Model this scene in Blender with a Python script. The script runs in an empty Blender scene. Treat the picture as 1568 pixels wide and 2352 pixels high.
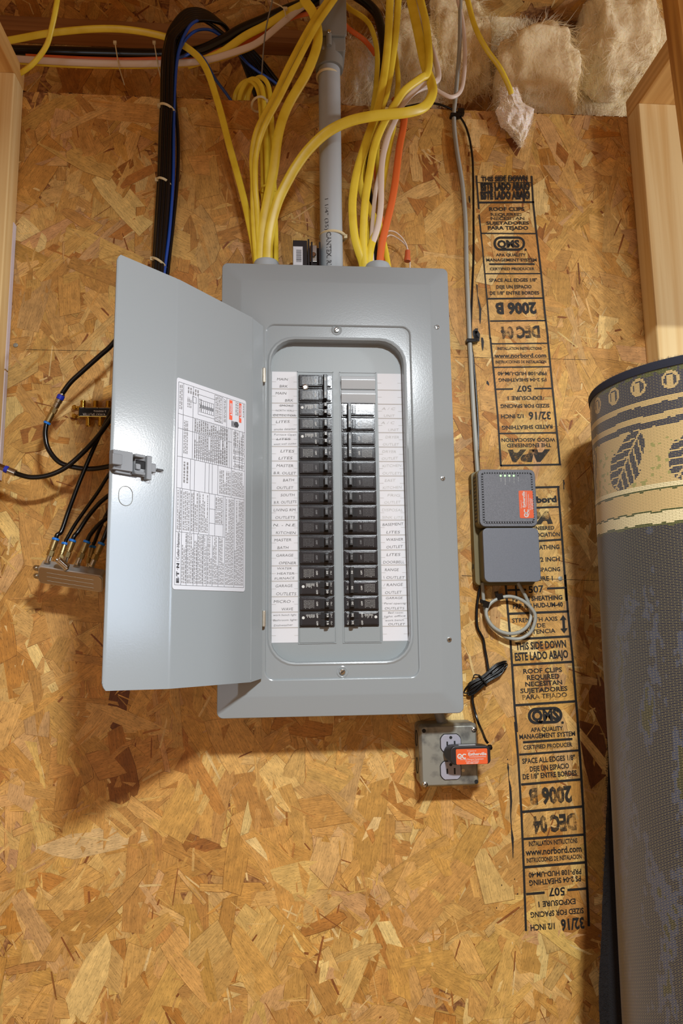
import bpy, bmesh, math, random
from mathutils import Vector, Matrix, noise
random.seed(7)
SC = bpy.context.scene
COL = SC.collection
PI = math.pi
def V(*a): return Vector(a)

# ------------------------------------------------------------------ camera
FPX = 1650.0
CAMP = V(0.10756, -1.28119, 0.15195)
YAW, PITCH, ROLL = 0.07904, 0.14823, -0.01326
def cam_basis():
    cy, sy, cp, sp = math.cos(YAW), math.sin(YAW), math.cos(PITCH), math.sin(PITCH)
    f = V(sy*cp, cy*cp, sp); r = V(cy, -sy, 0); u = r.cross(f)
    cr, sr = math.cos(ROLL), math.sin(ROLL)
    return cr*r + sr*u, -sr*r + cr*u, f
CR, CU, CF = cam_basis()
cam_d = bpy.data.cameras.new('camera'); cam = bpy.data.objects.new('camera', cam_d); COL.objects.link(cam)
cam_d.sensor_fit = 'VERTICAL'; cam_d.sensor_height = 36.0; cam_d.sensor_width = 24.0
cam_d.lens = FPX*36.0/2352.0; cam_d.clip_start = 0.01
M3 = Matrix((CR, CU, -CF)).transposed()
cam.matrix_world = Matrix.Translation(CAMP) @ M3.to_4x4()
SC.camera = cam
def ray(px, py): return (CR*((px-784)/FPX) - CU*((py-1176)/FPX) + CF)
def P(px, py, y=0.0):
    """point of the place that stands at depth y (wall face = 0) on the line of sight of a photo point"""
    d = ray(px, py); t = (y-CAMP.y)/d.y
    return CAMP + d*t
def PP(px, py, p0, n):
    d = ray(px, py); t = (p0-CAMP).dot(n)/d.dot(n)
    return CAMP + d*t

# ------------------------------------------------------------------ world, lights, exposure
vs = SC.view_settings
vs.view_transform = 'Standard'; vs.look = 'None'; vs.gamma = 1.0; vs.exposure = 0.1
vs.use_curve_mapping = False
wd = bpy.data.worlds.new('world'); SC.world = wd; wd.use_nodes = True
wd.node_tree.nodes['Background'].inputs[0].default_value = (1.0, 0.52, 0.21, 1)
wd.node_tree.nodes['Background'].inputs[1].default_value = 0.29
def area(name, loc, aim, sx, sy, power, col, shape='RECTANGLE'):
    l = bpy.data.lights.new(name, 'AREA'); l.shape = shape; l.size = sx; l.size_y = sy
    l.energy = power; l.color = col
    o = bpy.data.objects.new(name, l); COL.objects.link(o); o.location = loc
    o.rotation_euler = (Vector(aim)-Vector(loc)).to_track_quat('-Z', 'Y').to_euler()
    return o
area('ceiling_lamp_light', (0.43, -1.62, 1.06), (0.43, -1.62, 0.0), 0.2, 0.2, 62, (0.90, 0.96, 1.0), 'DISK')
area('window_daylight', (2.2, -0.86, 0.42), (-0.1, -0.40, 0.35), 0.5, 0.7, 10, (0.66, 0.80, 1.0))
area('side_lamp_light', (2.1, -0.80, 0.86), (-0.1, -0.34, 0.37), 0.13, 0.13, 11, (0.96, 0.98, 1.0), 'DISK')
area('rear_window_daylight', (-1.0, -2.6, 0.0), (0.3, 0, -0.3), 1.0, 0.9, 6, (0.74, 0.86, 1.0))

# ------------------------------------------------------------------ materials
def s2l(c):
    c /= 255.0
    return c/12.92 if c <= 0.04045 else ((c+0.055)/1.055)**2.4
def rgb(r, g, b): return (s2l(r), s2l(g), s2l(b), 1)
MATS = {}
def mat(name, col, rough=0.5, metal=0.0, bump=None, var=None, spec=0.5, emit=None, wear=None, coat=0, sss=0):
    m = bpy.data.materials.new(name); m.use_nodes = True; MATS[name] = m
    nt = m.node_tree; N = nt.nodes; L = nt.links; b = N['Principled BSDF']
    b.inputs['Base Color'].default_value = col; b.inputs['Roughness'].default_value = rough
    b.inputs['Metallic'].default_value = metal; b.inputs['Specular IOR Level'].default_value = spec
    if coat: b.inputs['Coat Weight'].default_value = coat
    if sss:
        b.inputs['Subsurface Weight'].default_value = sss; b.inputs['Subsurface Radius'].default_value = (.02, .015, .01)
    tc = N.new('ShaderNodeTexCoord')
    gp = N.new('ShaderNodeNewGeometry')
    if emit:
        b.inputs['Emission Color'].default_value = col; b.inputs['Emission Strength'].default_value = emit
    if var:   # (scale, colour2, low, high, stretch)
        sc, c2, lo, hi = var[:4]
        n = N.new('ShaderNodeTexNoise'); n.inputs['Scale'].default_value = sc; n.inputs['Detail'].default_value = 6
        mp = N.new('ShaderNodeMapping'); L.new(gp.outputs['Position'], mp.inputs[0])
        if len(var) > 4: mp.inputs['Scale'].default_value = var[4]
        L.new(mp.outputs[0], n.inputs['Vector'])
        r = N.new('ShaderNodeMapRange'); r.inputs[1].default_value = lo; r.inputs[2].default_value = hi
        L.new(n.outputs['Fac'], r.inputs[0])
        mx = N.new('ShaderNodeMix'); mx.data_type = 'RGBA'; mx.inputs[6].default_value = col; mx.inputs[7].default_value = c2
        L.new(r.outputs[0], mx.inputs[0]); L.new(mx.outputs[2], b.inputs['Base Color'])
    if bump:  # (scale, strength, distance)
        n = N.new('ShaderNodeTexNoise'); n.inputs['Scale'].default_value = bump[0]; n.inputs['Detail'].default_value = 3
        L.new(gp.outputs['Position'], n.inputs['Vector'])
        bp = N.new('ShaderNodeBump'); bp.inputs['Strength'].default_value = bump[1]; bp.inputs['Distance'].default_value = bump[2]
        L.new(n.outputs['Fac'], bp.inputs['Height']); L.new(bp.outputs[0], b.inputs['Normal'])
    if wear:  # (scale, lo, hi): ink missing where the stamp did not touch
        n = N.new('ShaderNodeTexNoise'); n.inputs['Scale'].default_value = wear[0]; n.inputs['Detail'].default_value = 5
        L.new(gp.outputs['Position'], n.inputs['Vector'])
        n2 = N.new('ShaderNodeTexNoise'); n2.inputs['Scale'].default_value = wear[0]*11; n2.inputs['Detail'].default_value = 2
        L.new(gp.outputs['Position'], n2.inputs['Vector'])
        ad = N.new('ShaderNodeMath'); ad.operation = 'MULTIPLY_ADD'; ad.inputs[1].default_value = 0.35
        L.new(n2.outputs['Fac'], ad.inputs[0]); L.new(n.outputs['Fac'], ad.inputs[2])
        r = N.new('ShaderNodeMapRange'); r.inputs[1].default_value = wear[1]; r.inputs[2].default_value = wear[2]
        r.inputs[3].default_value = wear[3]; r.inputs[4].default_value = wear[4]
        L.new(ad.outputs[0], r.inputs[0]); L.new(r.outputs[0], b.inputs['Alpha'])
    return m
def wood(name, c1, c2, axis=2, rough=0.6, knots=False):
    m = bpy.data.materials.new(name); m.use_nodes = True; MATS[name] = m
    nt = m.node_tree; N = nt.nodes; L = nt.links; b = N['Principled BSDF']; b.inputs['Roughness'].default_value = rough
    gp = N.new('ShaderNodeNewGeometry'); mp = N.new('ShaderNodeMapping')
    s = [55, 55, 55]; s[axis] = 1.6; mp.inputs['Scale'].default_value = s
    L.new(gp.outputs['Position'], mp.inputs[0])
    n = N.new('ShaderNodeTexNoise'); n.inputs['Scale'].default_value = 1.0; n.inputs['Detail'].default_value = 5; n.inputs['Distortion'].default_value = 0.6
    L.new(mp.outputs[0], n.inputs['Vector'])
    r = N.new('ShaderNodeValToRGB'); r.color_ramp.elements[0].position = 0.36; r.color_ramp.elements[0].color = c2
    r.color_ramp.elements[1].position = 0.6; r.color_ramp.elements[1].color = c1
    L.new(n.outputs['Fac'], r.inputs[0]); L.new(r.outputs[0], b.inputs['Base Color'])
    bp = N.new('ShaderNodeBump'); bp.inputs['Strength'].default_value = 0.25; bp.inputs['Distance'].default_value = 0.001
    L.new(n.outputs['Fac'], bp.inputs['Height']); L.new(bp.outputs[0], b.inputs['Normal'])
    return m
def osb_mat():
    m = bpy.data.materials.new('osb_strands'); m.use_nodes = True; MATS['osb_strands'] = m
    nt = m.node_tree; N = nt.nodes; L = nt.links; b = N['Principled BSDF']
    b.inputs['Roughness'].default_value = 0.55; b.inputs['Specular IOR Level'].default_value = 0.35
    at = N.new('ShaderNodeAttribute'); at.attribute_name = 'tone'
    uv = N.new('ShaderNodeUVMap'); uv.uv_map = 'grain'
    mp = N.new('ShaderNodeMapping'); mp.inputs['Scale'].default_value = (22, 420, 1); L.new(uv.outputs[0], mp.inputs[0])
    n = N.new('ShaderNodeTexNoise'); n.noise_dimensions = '2D'; n.inputs['Scale'].default_value = 1; n.inputs['Detail'].default_value = 5
    n.inputs['Roughness'].default_value = 0.65; L.new(mp.outputs[0], n.inputs['Vector'])
    r = N.new('ShaderNodeMapRange'); r.inputs[1].default_value = 0.25; r.inputs[2].default_value = 0.75
    r.inputs[3].default_value = 0.74; r.inputs[4].default_value = 1.2; L.new(n.outputs['Fac'], r.inputs[0])
    mp2 = N.new('ShaderNodeMapping'); mp2.inputs['Scale'].default_value = (160, 900, 1); L.new(uv.outputs[0], mp2.inputs[0])
    n2 = N.new('ShaderNodeTexNoise'); n2.noise_dimensions = '2D'; n2.inputs['Scale'].default_value = 1; n2.inputs['Detail'].default_value = 2
    L.new(mp2.outputs[0], n2.inputs['Vector'])
    r2 = N.new('ShaderNodeMapRange'); r2.inputs[1].default_value = 0.27; r2.inputs[2].default_value = 0.42
    r2.inputs[3].default_value = 0.55; r2.inputs[4].default_value = 1.0; L.new(n2.outputs['Fac'], r2.inputs[0])
    gp = N.new('ShaderNodeNewGeometry'); n3 = N.new('ShaderNodeTexNoise'); n3.inputs['Scale'].default_value = 60; n3.inputs['Detail'].default_value = 4
    L.new(gp.outputs['Position'], n3.inputs['Vector'])
    r3 = N.new('ShaderNodeMapRange'); r3.inputs[1].default_value = 0.3; r3.inputs[2].default_value = 0.7
    r3.inputs[3].default_value = 0.82; r3.inputs[4].default_value = 1.15; L.new(n3.outputs['Fac'], r3.inputs[0])
    m1 = N.new('ShaderNodeMath'); m1.operation = 'MULTIPLY'; L.new(r.outputs[0], m1.inputs[0]); L.new(r2.outputs[0], m1.inputs[1])
    m2 = N.new('ShaderNodeMath'); m2.operation = 'MULTIPLY'; L.new(m1.outputs[0], m2.inputs[0]); L.new(r3.outputs[0], m2.inputs[1])
    vm = N.new('ShaderNodeVectorMath'); vm.operation = 'SCALE'; L.new(at.outputs['Color'], vm.inputs[0]); L.new(m2.outputs[0], vm.inputs['Scale'])
    L.new(vm.outputs[0], b.inputs['Base Color'])
    bp = N.new('ShaderNodeBump'); bp.inputs['Strength'].default_value = 0.35; bp.inputs['Distance'].default_value = 0.0008
    L.new(n.outputs['Fac'], bp.inputs['Height']); L.new(bp.outputs[0], b.inputs['Normal'])
osb_mat()
mat('osb_core', rgb(120, 74, 34), 0.8, var=(120, rgb(175, 125, 70), .4, .62))
wood('pine', rgb(230, 202, 144), rgb(214, 176, 112), 2)
wood('pine_run', rgb(224, 182, 112), rgb(198, 148, 80), 1)
wood('oak', rgb(206, 152, 72), rgb(168, 112, 42), 2)
wood('dark_joist', rgb(160, 112, 62), rgb(124, 80, 40), 0)
mat('paint', rgb(143, 149, 151), 0.17, bump=(430, 0.07, 0.0006), spec=0.5)
mat('paint_dark_edge', rgb(40, 36, 30), 0.7)
mat('deadfront_paint', rgb(142, 148, 149), 0.42, bump=(430, 0.10, 0.0006), spec=0.35)
mat('filler_metal', rgb(178, 182, 184), 0.30, metal=0.1, bump=(900, 0.2, 0.0005))
mat('breaker_plastic', rgb(44, 44, 47), 0.17, bump=(260, 0.10, 0.0005), spec=0.5)
mat('breaker_handle', rgb(20, 17, 15), 0.38)
mat('amber_handle', rgb(50, 36, 16), 0.38)
mat('white_print', rgb(205, 205, 200), 0.6)
mat('faded_print', rgb(120, 120, 120), 0.6)
mat('paper', rgb(212, 212, 215), 0.55)
mat('pencil', rgb(92, 90, 88), 0.8)
mat('faint_pencil', rgb(180, 178, 174), 0.8)
mat('rule_grey', rgb(180, 176, 172), 0.7)
mat('sticker_white', rgb(205, 207, 212), 0.35)
mat('print_black', rgb(58, 58, 62), 0.7)
mat('print_fine', rgb(128, 126, 126), 0.7)
mat('danger_orange', rgb(228, 92, 58), 0.5)
mat('ink', (0.012, 0.010, 0.008, 1), 0.65, wear=(26, 0.34, 0.50, 0.42, 0.96))
mat('ink_faded', (0.016, 0.014, 0.010, 1), 0.65, wear=(42, 0.50, 0.72, 0.12, 0.88))
mat('ink_solid', (0.010, 0.008, 0.007, 1), 0.6)
mat('pvc', rgb(172, 180, 184), 0.42, var=(9, rgb(156, 164, 168), .45, .7))
mat('pvc_dark', rgb(128, 128, 122), 0.45)
mat('yellow_jacket', rgb(234, 208, 62), 0.36, var=(30, rgb(220, 190, 44), .45, .7))
mat('white_jacket', rgb(222, 205, 190), 0.4)
mat('orange_jacket', rgb(222, 106, 44), 0.42)
mat('black_jacket', rgb(11, 10, 11), 0.24, spec=0.45)
mat('blue_jacket', rgb(30, 76, 170), 0.32)
mat('grey_jacket', rgb(158, 158, 148), 0.38)
mat('tie_plastic', rgb(214, 200, 160), 0.4)
mat('brass', rgb(205, 170, 80), 0.25, metal=1.0)
mat('nickel', rgb(190, 184, 170), 0.25, metal=1.0)
mat('champagne', rgb(188, 168, 120), 0.32, metal=1.0)
mat('chrome', rgb(212, 210, 206), 0.12, metal=1.0)
mat('cast_zinc', rgb(196, 196, 194), 0.28, metal=0.7)
mat('galvanised', rgb(150, 150, 140), 0.5, metal=0.55, var=(45, rgb(104, 104, 100), .5, .68), bump=(200, .1, .0005))
mat('zinc', rgb(200, 200, 196), 0.22, metal=1.0)
mat('blue_ring', rgb(28, 120, 216), 0.4)
mat('blue_band', rgb(30, 44, 170), 0.4)
mat('device_grey', rgb(96, 98, 104), 0.5, var=(1400, rgb(120, 122, 128), .45, .6), bump=(1800, .15, .0003))
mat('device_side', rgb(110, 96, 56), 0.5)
mat('device_lower', rgb(104, 108, 116), 0.5, var=(1600, rgb(114, 118, 126), .45, .6))
mat('black_gap', rgb(10, 10, 10), 0.7)
mat('led_green', (0.25, 1.0, 0.18, 1), 0.4, emit=3.5)
mat('sticker_orange', rgb(226, 96, 50), 0.4)
mat('receptacle', rgb(158, 156, 166), 0.4)
mat('adapter_black', rgb(34, 31, 33), 0.42)
mat('latch_grey', rgb(112, 114, 116), 0.4)
mat('hinge_metal', rgb(190, 182, 164), 0.35, metal=0.7)
mat('wirenut', rgb(196, 92, 48), 0.5)
mat('wool', rgb(248, 234, 196), 0.95, var=(22, rgb(226, 206, 160), .42, .66), bump=(160, 0.5, 0.002), spec=0.05, sss=.5)
mat('wool_pale', rgb(246, 236, 226), 0.95, bump=(160, 0.5, 0.002), spec=0.05, sss=.5)
mat('wool_wisp', rgb(252, 238, 204), 1.0, spec=0.0)
MATS['wool_wisp'].node_tree.nodes['Principled BSDF'].inputs['Alpha'].default_value = 0.38
SC.cycles.transparent_max_bounces = 24
mat('rug_binding', rgb(34, 36, 48), 0.9, bump=(900, .5, .001))
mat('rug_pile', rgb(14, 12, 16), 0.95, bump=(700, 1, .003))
mat('plaster_white', rgb(214, 206, 214), 0.7)
mat('floor_boards', rgb(150, 112, 68), 0.7, var=(12, rgb(128, 90, 50), .4, .7, (1, 8, 1)))

# ------------------------------------------------------------------ mesh builder
WLOC = {}
class MB:
    def __init__(s): s.v = []; s.f = []; s.m = []; s.mi = 0
    def add(s, vs, fs):
        o = len(s.v); s.v += [tuple(v) for v in vs]
        for f in fs: s.f.append([i+o for i in f]); s.m.append(s.mi)
    def box(s, x0, x1, y0, y1, z0, z1):
        s.add([(x, y, z) for x in (x0, x1) for y in (y0, y1) for z in (z0, z1)],
              [(0, 1, 3, 2), (4, 6, 7, 5), (0, 4, 5, 1), (2, 3, 7, 6), (0, 2, 6, 4), (1, 5, 7, 3)])
    def obox(s, c, ax, ay, az):   # oriented box, half vectors
        c = Vector(c)
        s.add([c+ax*i+ay*j+az*k for i in (-1, 1) for j in (-1, 1) for k in (-1, 1)],
              [(0, 1, 3, 2), (4, 6, 7, 5), (0, 4, 5, 1), (2, 3, 7, 6), (0, 2, 6, 4), (1, 5, 7, 3)])
    def loft(s, rings, cap0=True, cap1=True):
        n = len(rings[0]); vs = [p for r in rings for p in r]; fs = []
        for k in range(len(rings)-1):
            for i in range(n):
                j = (i+1) % n; fs.append((k*n+i, k*n+j, (k+1)*n+j, (k+1)*n+i))
        if cap0: fs.append(tuple(range(n))[::-1])
        if cap1: fs.append(tuple((len(rings)-1)*n+i for i in range(n)))
        s.add(vs, fs)
    def rbox(s, x0, x1, y0, y1, z0, z1, r=0.004, b=0.001, n=4):
        """rounded outline in x/z, thickness along y from y0 (back) to y1 (front, towards camera)"""
        d = 1 if y1 > y0 else -1
        q = lambda i, y: [(x, y, z) for x, z in rr(x0+i, x1-i, z0+i, z1-i, max(r-i, .0003), n)]
        s.loft([q(b, y0), q(0, y0+d*b), q(0, y1-d*b), q(b*.3, y1-d*b*.3), q(b, y1)])
    def lathe(s, p0, ax, prof, n=16, caps=True):
        ax = Vector(ax).normalized(); t = V(0, 0, 1) if abs(ax.z) < .9 else V(1, 0, 0)
        a = ax.cross(t).normalized(); b = ax.cross(a); p0 = Vector(p0)
        s.loft([[p0+ax*h+(a*math.cos(2*PI*i/n)+b*math.sin(2*PI*i/n))*r for i in range(n)] for h, r in prof], caps, caps)
    def tube(s, pts, r, n=10, flat=None, per=6, closed=False, taper=None):
        pts = smooth(pts, per, closed); rings = []; N = len(pts); a = None
        for i, p in enumerate(pts):
            q0 = pts[(i-1) % N] if (closed or i > 0) else p; q1 = pts[(i+1) % N] if (closed or i < N-1) else p
            t = (q1-q0)
            if t.length < 1e-9: t = V(0, 0, 1)
            t.normalize()
            if flat or a is None:
                view = (p-CAMP).normalized(); w = t.cross(view)
                if w.length < 1e-4: w = t.cross(V(1, 0, 0))
                w.normalize(); b = w.cross(t).normalized()
                if flat and len(flat) > 2:
                    an = flat[2] + (flat[3]-flat[2])*i/(N-1) if len(flat) > 3 else flat[2]
                    w, b = w*math.cos(an)+b*math.sin(an), b*math.cos(an)-w*math.sin(an)
            else:
                w = a-t*a.dot(t); w.normalize(); b = w.cross(t)
            a = w
            rx, ry = (flat[0], flat[1]) if flat else (r, r)
            if taper: k = taper(i/(N-1)); rx *= k; ry *= k
            rings.append([p+w*rx*sgnp(math.cos(2*PI*k/n), .75 if flat else 1)+b*ry*math.sin(2*PI*k/n) for k in range(n)])
        if closed: rings.append(rings[0])
        s.loft(rings, not closed, not closed)
    def text(s, body, o, xd, yd, w=None, h=.01, bold=0.0, shear=0.0, rot=0):
        """flat lettering: o = baseline start, xd / yd unit vectors, w = fitted width, h = cap height"""
        vs, fs, x0, x1 = glyphs(body, bold, shear)
        k = h/CAP; kx = w/(x1-x0) if w else k
        o = Vector(o); xd = Vector(xd); yd = Vector(yd)
        s.add([o+xd*((v[0]-x0)*kx)+yd*(v[1]*k) for v in vs], fs)
    def build(s, name, mats, parent=None, smooth_ang=0.6, recalc=True, origin=None):
        me = bpy.data.meshes.new(name)
        if origin is None:
            xs, ys, zs = zip(*s.v)
            origin = V((min(xs)+max(xs))/2, (min(ys)+max(ys))/2, min(zs) if parent is None else (min(zs)+max(zs))/2)
        me.from_pydata([(v[0]-origin.x, v[1]-origin.y, v[2]-origin.z) for v in s.v], [], s.f)
        if isinstance(mats, str): mats = [mats]
        for mm in mats: me.materials.append(MATS[mm])
        if len(mats) > 1: me.polygons.foreach_set('material_index', s.m)
        if recalc:
            bm = bmesh.new(); bm.from_mesh(me); bmesh.ops.recalc_face_normals(bm, faces=bm.faces); bm.to_mesh(me); bm.free()
        me.update()
        if smooth_ang:
            me.polygons.foreach_set('use_smooth', [True]*len(me.polygons)); me.set_sharp_from_angle(angle=smooth_ang)
        o = bpy.data.objects.new(name, me); COL.objects.link(o)
        if smooth_ang: weigh(o)
        place(o, origin, parent)
        return o
def weigh(o):
    w = o.modifiers.new('weighted_normals', 'WEIGHTED_NORMAL'); w.keep_sharp = True; w.weight = 80
def place(o, wloc, parent=None):
    WLOC[o.name] = Vector(wloc)
    if parent: o.parent = parent; o.location = Vector(wloc)-WLOC[parent.name]
    else: o.location = wloc
def empty(name, loc, parent=None):
    o = bpy.data.objects.new(name, None); o.empty_display_size = .03; COL.objects.link(o); place(o, loc, parent); return o
def tag(o, label=None, cat=None, group=None, kind=None):
    if label: o['label'] = label
    if cat: o['category'] = cat
    if group: o['group'] = group
    if kind: o['kind'] = kind
    return o
def sgnp(c, e): return math.copysign(abs(c)**e, c)
def rr(x0, x1, z0, z1, r, n=4):
    out = []
    for cx, cz, a0 in ((x1-r, z1-r, 0), (x0+r, z1-r, 90), (x0+r, z0+r, 180), (x1-r, z0+r, 270)):
        for i in range(n+1):
            a = math.radians(a0+90*i/n); out.append((cx+r*math.cos(a), cz+r*math.sin(a)))
    return out
def smooth(pts, per=6, closed=False):
    pts = [Vector(p) for p in pts]; n = len(pts); out = []
    if n < 3 and not closed:
        return [pts[0].lerp(pts[-1], i/per) for i in range(per+1)]
    for i in range(n if closed else n-1):
        if closed: p0, p1, p2, p3 = pts[i-1], pts[i], pts[(i+1) % n], pts[(i+2) % n]
        else: p0, p1, p2, p3 = pts[max(i-1, 0)], pts[i], pts[i+1], pts[min(i+2, n-1)]
        for k in range(per):
            t = k/per
            out.append(.5*((2*p1)+(p2-p0)*t+(2*p0-5*p1+4*p2-p3)*t*t+(3*p1-p0-3*p2+p3)*t**3))
    if not closed: out.append(pts[-1].copy())
    return out
_G = {}
def glyphs(body, bold=0.0, shear=0.0):
    key = (body, bold, shear)
    if key not in _G:
        cu = bpy.data.curves.new('t', 'FONT'); cu.body = body; cu.resolution_u = 2; cu.offset = bold; cu.shear = shear
        cu.dimensions = '2D'; cu.fill_mode = 'FRONT'
        ob = bpy.data.objects.new('t', cu); me = bpy.data.meshes.new_from_object(ob)
        vs = [(v.co.x, v.co.y) for v in me.vertices]; fs = [tuple(p.vertices) for p in me.polygons]
        bpy.data.objects.remove(ob); bpy.data.curves.remove(cu); bpy.data.meshes.remove(me)
        xs = [v[0] for v in vs] or [0, 1]
        _G[key] = (vs, fs, min(xs), max(xs))
    return _G[key]
CAP = max(v[1] for v in glyphs('H')[0])
UX, UY, UZ = V(1, 0, 0), V(0, -1, 0), V(0, 0, 1)     # UY points out of the wall, towards the room
def avg(a, b): return (a+b)/2

# ------------------------------------------------------------------ the setting: boards of pressed strands
TONES = [(rgb(212, 172, 104), 18), (rgb(206, 161, 92), 30), (rgb(200, 152, 82), 32), (rgb(193, 142, 74), 20),
         (rgb(182, 126, 60), 7), (rgb(202, 158, 104), 10), (rgb(158, 104, 48), 2.0), (rgb(226, 194, 130), 5), (rgb(120, 72, 34), .5)]
TW = [t[1] for t in TONES]
def strands(name, parent, n_big, n_mid, n_small, w, h, org, U, W, N, seed, lift=0.0009):
    """thousands of thin wood strands pressed into one board face, each its own polygon"""
    rnd = random.Random(seed); vs = []; fs = []; tones = []; uvs = []
    def flake(cx, cz, L, B, a, lay, tone):
        ca, sa = math.cos(a), math.sin(a)
        # ragged strand outline: pointed or squared ends
        e0, e1 = rnd.gauss(0, .16)*B, rnd.gauss(0, .16)*B
        taper0 = rnd.uniform(.8, 1) if rnd.random() < .75 else rnd.uniform(.3, .8); taper1 = rnd.uniform(.8, 1) if rnd.random() < .75 else rnd.uniform(.25, .8)
        bow = rnd.gauss(0, .05)*B
        loc = [(-L/2+e0, -B/2*taper0), (-L*.22, -B/2*rnd.uniform(.94, 1.04)+bow), (L*.2, -B/2*rnd.uniform(.92, 1.04)+bow), (L/2+e1, -B/2*taper1),
               (L/2-e1, B/2*taper1), (L*.25, B/2*rnd.uniform(.94, 1.04)+bow), (-L*.18, B/2*rnd.uniform(.92, 1.04)+bow), (-L/2-e0, B/2*taper0)]
        tx, tz = rnd.gauss(0, .004), rnd.gauss(0, .009); off = rnd.random()*40
        def put(loc, sink, tn):
            k = len(vs)
            for x, z in loc:
                u = min(max(cx+x*ca-z*sa, 0), w); v = min(max(cz+x*sa+z*ca, 0), h)
                d = min(lay*lift+tx*x+tz*z, .00095+lay*.0002)-sink
                vs.append(org+U*u+W*v+N*max(d, 0.00005+lay*.0003+(0 if sink else .00002))); uvs.append((x+off, z+off*.37))
            fs.append(tuple(range(k, k+8))); tones.append(tn)
        if B > .006 and rnd.random() < .6:      # darker, larger copy beneath: shadow gap painted round the strand's edge
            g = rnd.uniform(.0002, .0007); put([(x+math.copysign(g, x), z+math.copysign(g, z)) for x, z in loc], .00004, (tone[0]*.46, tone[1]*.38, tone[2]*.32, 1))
        put(loc, 0, tone)
    def tone():
        c = rnd.choices(TONES, TW)[0][0]; k = rnd.uniform(.86, 1.12); g = rnd.uniform(.96, 1.04)
        return (c[0]*k, c[1]*k*g*.97, c[2]*k*rnd.uniform(.8, .98), 1)
    def ang():
        return rnd.gauss(PI/2, .75) if rnd.random() < .7 else rnd.uniform(0, PI)
    for i in range(n_big): flake(rnd.uniform(0, w), rnd.uniform(0, h), rnd.uniform(.07, .165), rnd.uniform(.020, .058), ang(), rnd.uniform(0, .95), tone())
    for i in range(n_mid): flake(rnd.uniform(0, w), rnd.uniform(0, h), rnd.uniform(.035, .11), rnd.uniform(.006, .022), ang(), rnd.uniform(.1, .92), tone())
    for i in range(n_small):
        t = tone()
        if rnd.random() < .12: t = rgb(140, 84, 38)
        elif rnd.random() < .16: t = rgb(222, 188, 126)
        flake(rnd.uniform(0, w), rnd.uniform(0, h), rnd.uniform(.012, .06), rnd.uniform(.0010, .0045), ang(), rnd.uniform(.4, 1), t)
    me = bpy.data.meshes.new(name); me.from_pydata([v-org for v in vs], [], fs)
    a = me.color_attributes.new('tone', 'FLOAT_COLOR', 'CORNER'); u = me.uv_layers.new(name='grain')
    cb = []; ub = []
    for i, f in enumerate(fs):
        for j in f: cb += tones[i]; ub += uvs[j]
    a.data.foreach_set('color', cb); u.data.foreach_set('uv', ub)
    me.materials.append(MATS['osb_strands'])
    o = bpy.data.objects.new(name, me); COL.objects.link(o); place(o, org, parent); tag(o, kind='stuff')
    return o
WX0, WX1, WZ0, WZ1 = -0.62, 1.22, -0.95, 1.157
mb = MB(); mb.box(WX0, WX1, 0.0, 0.012, WZ0, WZ1)
# the sawn top edge is ragged
rnd = random.Random(3)
for i in range(330):
    x = rnd.uniform(WX0, WX1); w = rnd.uniform(.002, .010); mb.box(x, x+w, 0.0005, rnd.uniform(.006, .0115), WZ1-.001, WZ1+rnd.uniform(.0006, .003))
wall = mb.build('wall_back', 'osb_core', smooth_ang=None, origin=V(0.3, 0, WZ0)); tag(wall, 'pressed wood strand board wall behind the grey panel', 'wall', kind='structure')
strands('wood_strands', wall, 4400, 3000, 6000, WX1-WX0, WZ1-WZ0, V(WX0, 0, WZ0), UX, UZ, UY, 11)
for px, py in ((36, 793), (1286, 1329)):
    mb = MB(); p = P(px, py, -.001); mb.lathe(p, UY, [(0, .0042), (.0012, .004), (.0018, .0025)], 12)
    mb.build('wall_screw', 'galvanised', wall)
mb = MB()      # pencil lines along the board
for a, b in (((1040, 820), (1350, 826)), ((1060, 1322), (1380, 1334)), ((60, 803), (240, 806)), ((1125, 940), (1135, 937))):
    a, b = P(*a, -.0014), P(*b, -.0014); d = (b-a).normalized(); n = d.cross(UY)*.0004
    mb.add([a-n, b-n, b+n, a+n], [(0, 1, 2, 3)])
mb.build('pencil_line', 'ink_faded', wall, recalc=False)

# joist space above the wall
RY = 0.24
zs = P(200, 44, RY-.04).z
mb = MB(); mb.box(WX0, WX1, RY, RY+.012, 0.9, zs+.05); rim = mb.build('wall_rim', 'osb_core', smooth_ang=None); tag(rim, 'strand board behind the cables above the wall top', 'wall', kind='structure')
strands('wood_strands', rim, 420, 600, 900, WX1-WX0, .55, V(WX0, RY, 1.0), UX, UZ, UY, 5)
zb0 = P(200, 76, RY-.04).z
mb = MB(); mb.rbox(WX0, WX1, RY-.002, RY-.04, zb0, zs, .002, .001); o = mb.build('trim_1', 'dark_joist'); tag(o, 'dark nailer board under the subfloor', 'board', kind='structure')
mb = MB(); mb.box(WX0, WX1, -2.9, RY+.012, zs, zs+.018); sub = mb.build('ceiling', 'osb_core', smooth_ang=None); tag(sub, 'strand board subfloor overhead', 'ceiling', kind='structure')
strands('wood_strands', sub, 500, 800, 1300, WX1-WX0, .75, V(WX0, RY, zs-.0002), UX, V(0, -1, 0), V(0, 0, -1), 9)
mb = MB(); mb.box(-2.2, 2.6, -3.2, .012, WZ0-.02, WZ0); o = mb.build('floor', 'floor_boards', smooth_ang=None); tag(o, 'tan wooden floor', 'floor', kind='structure')

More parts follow.
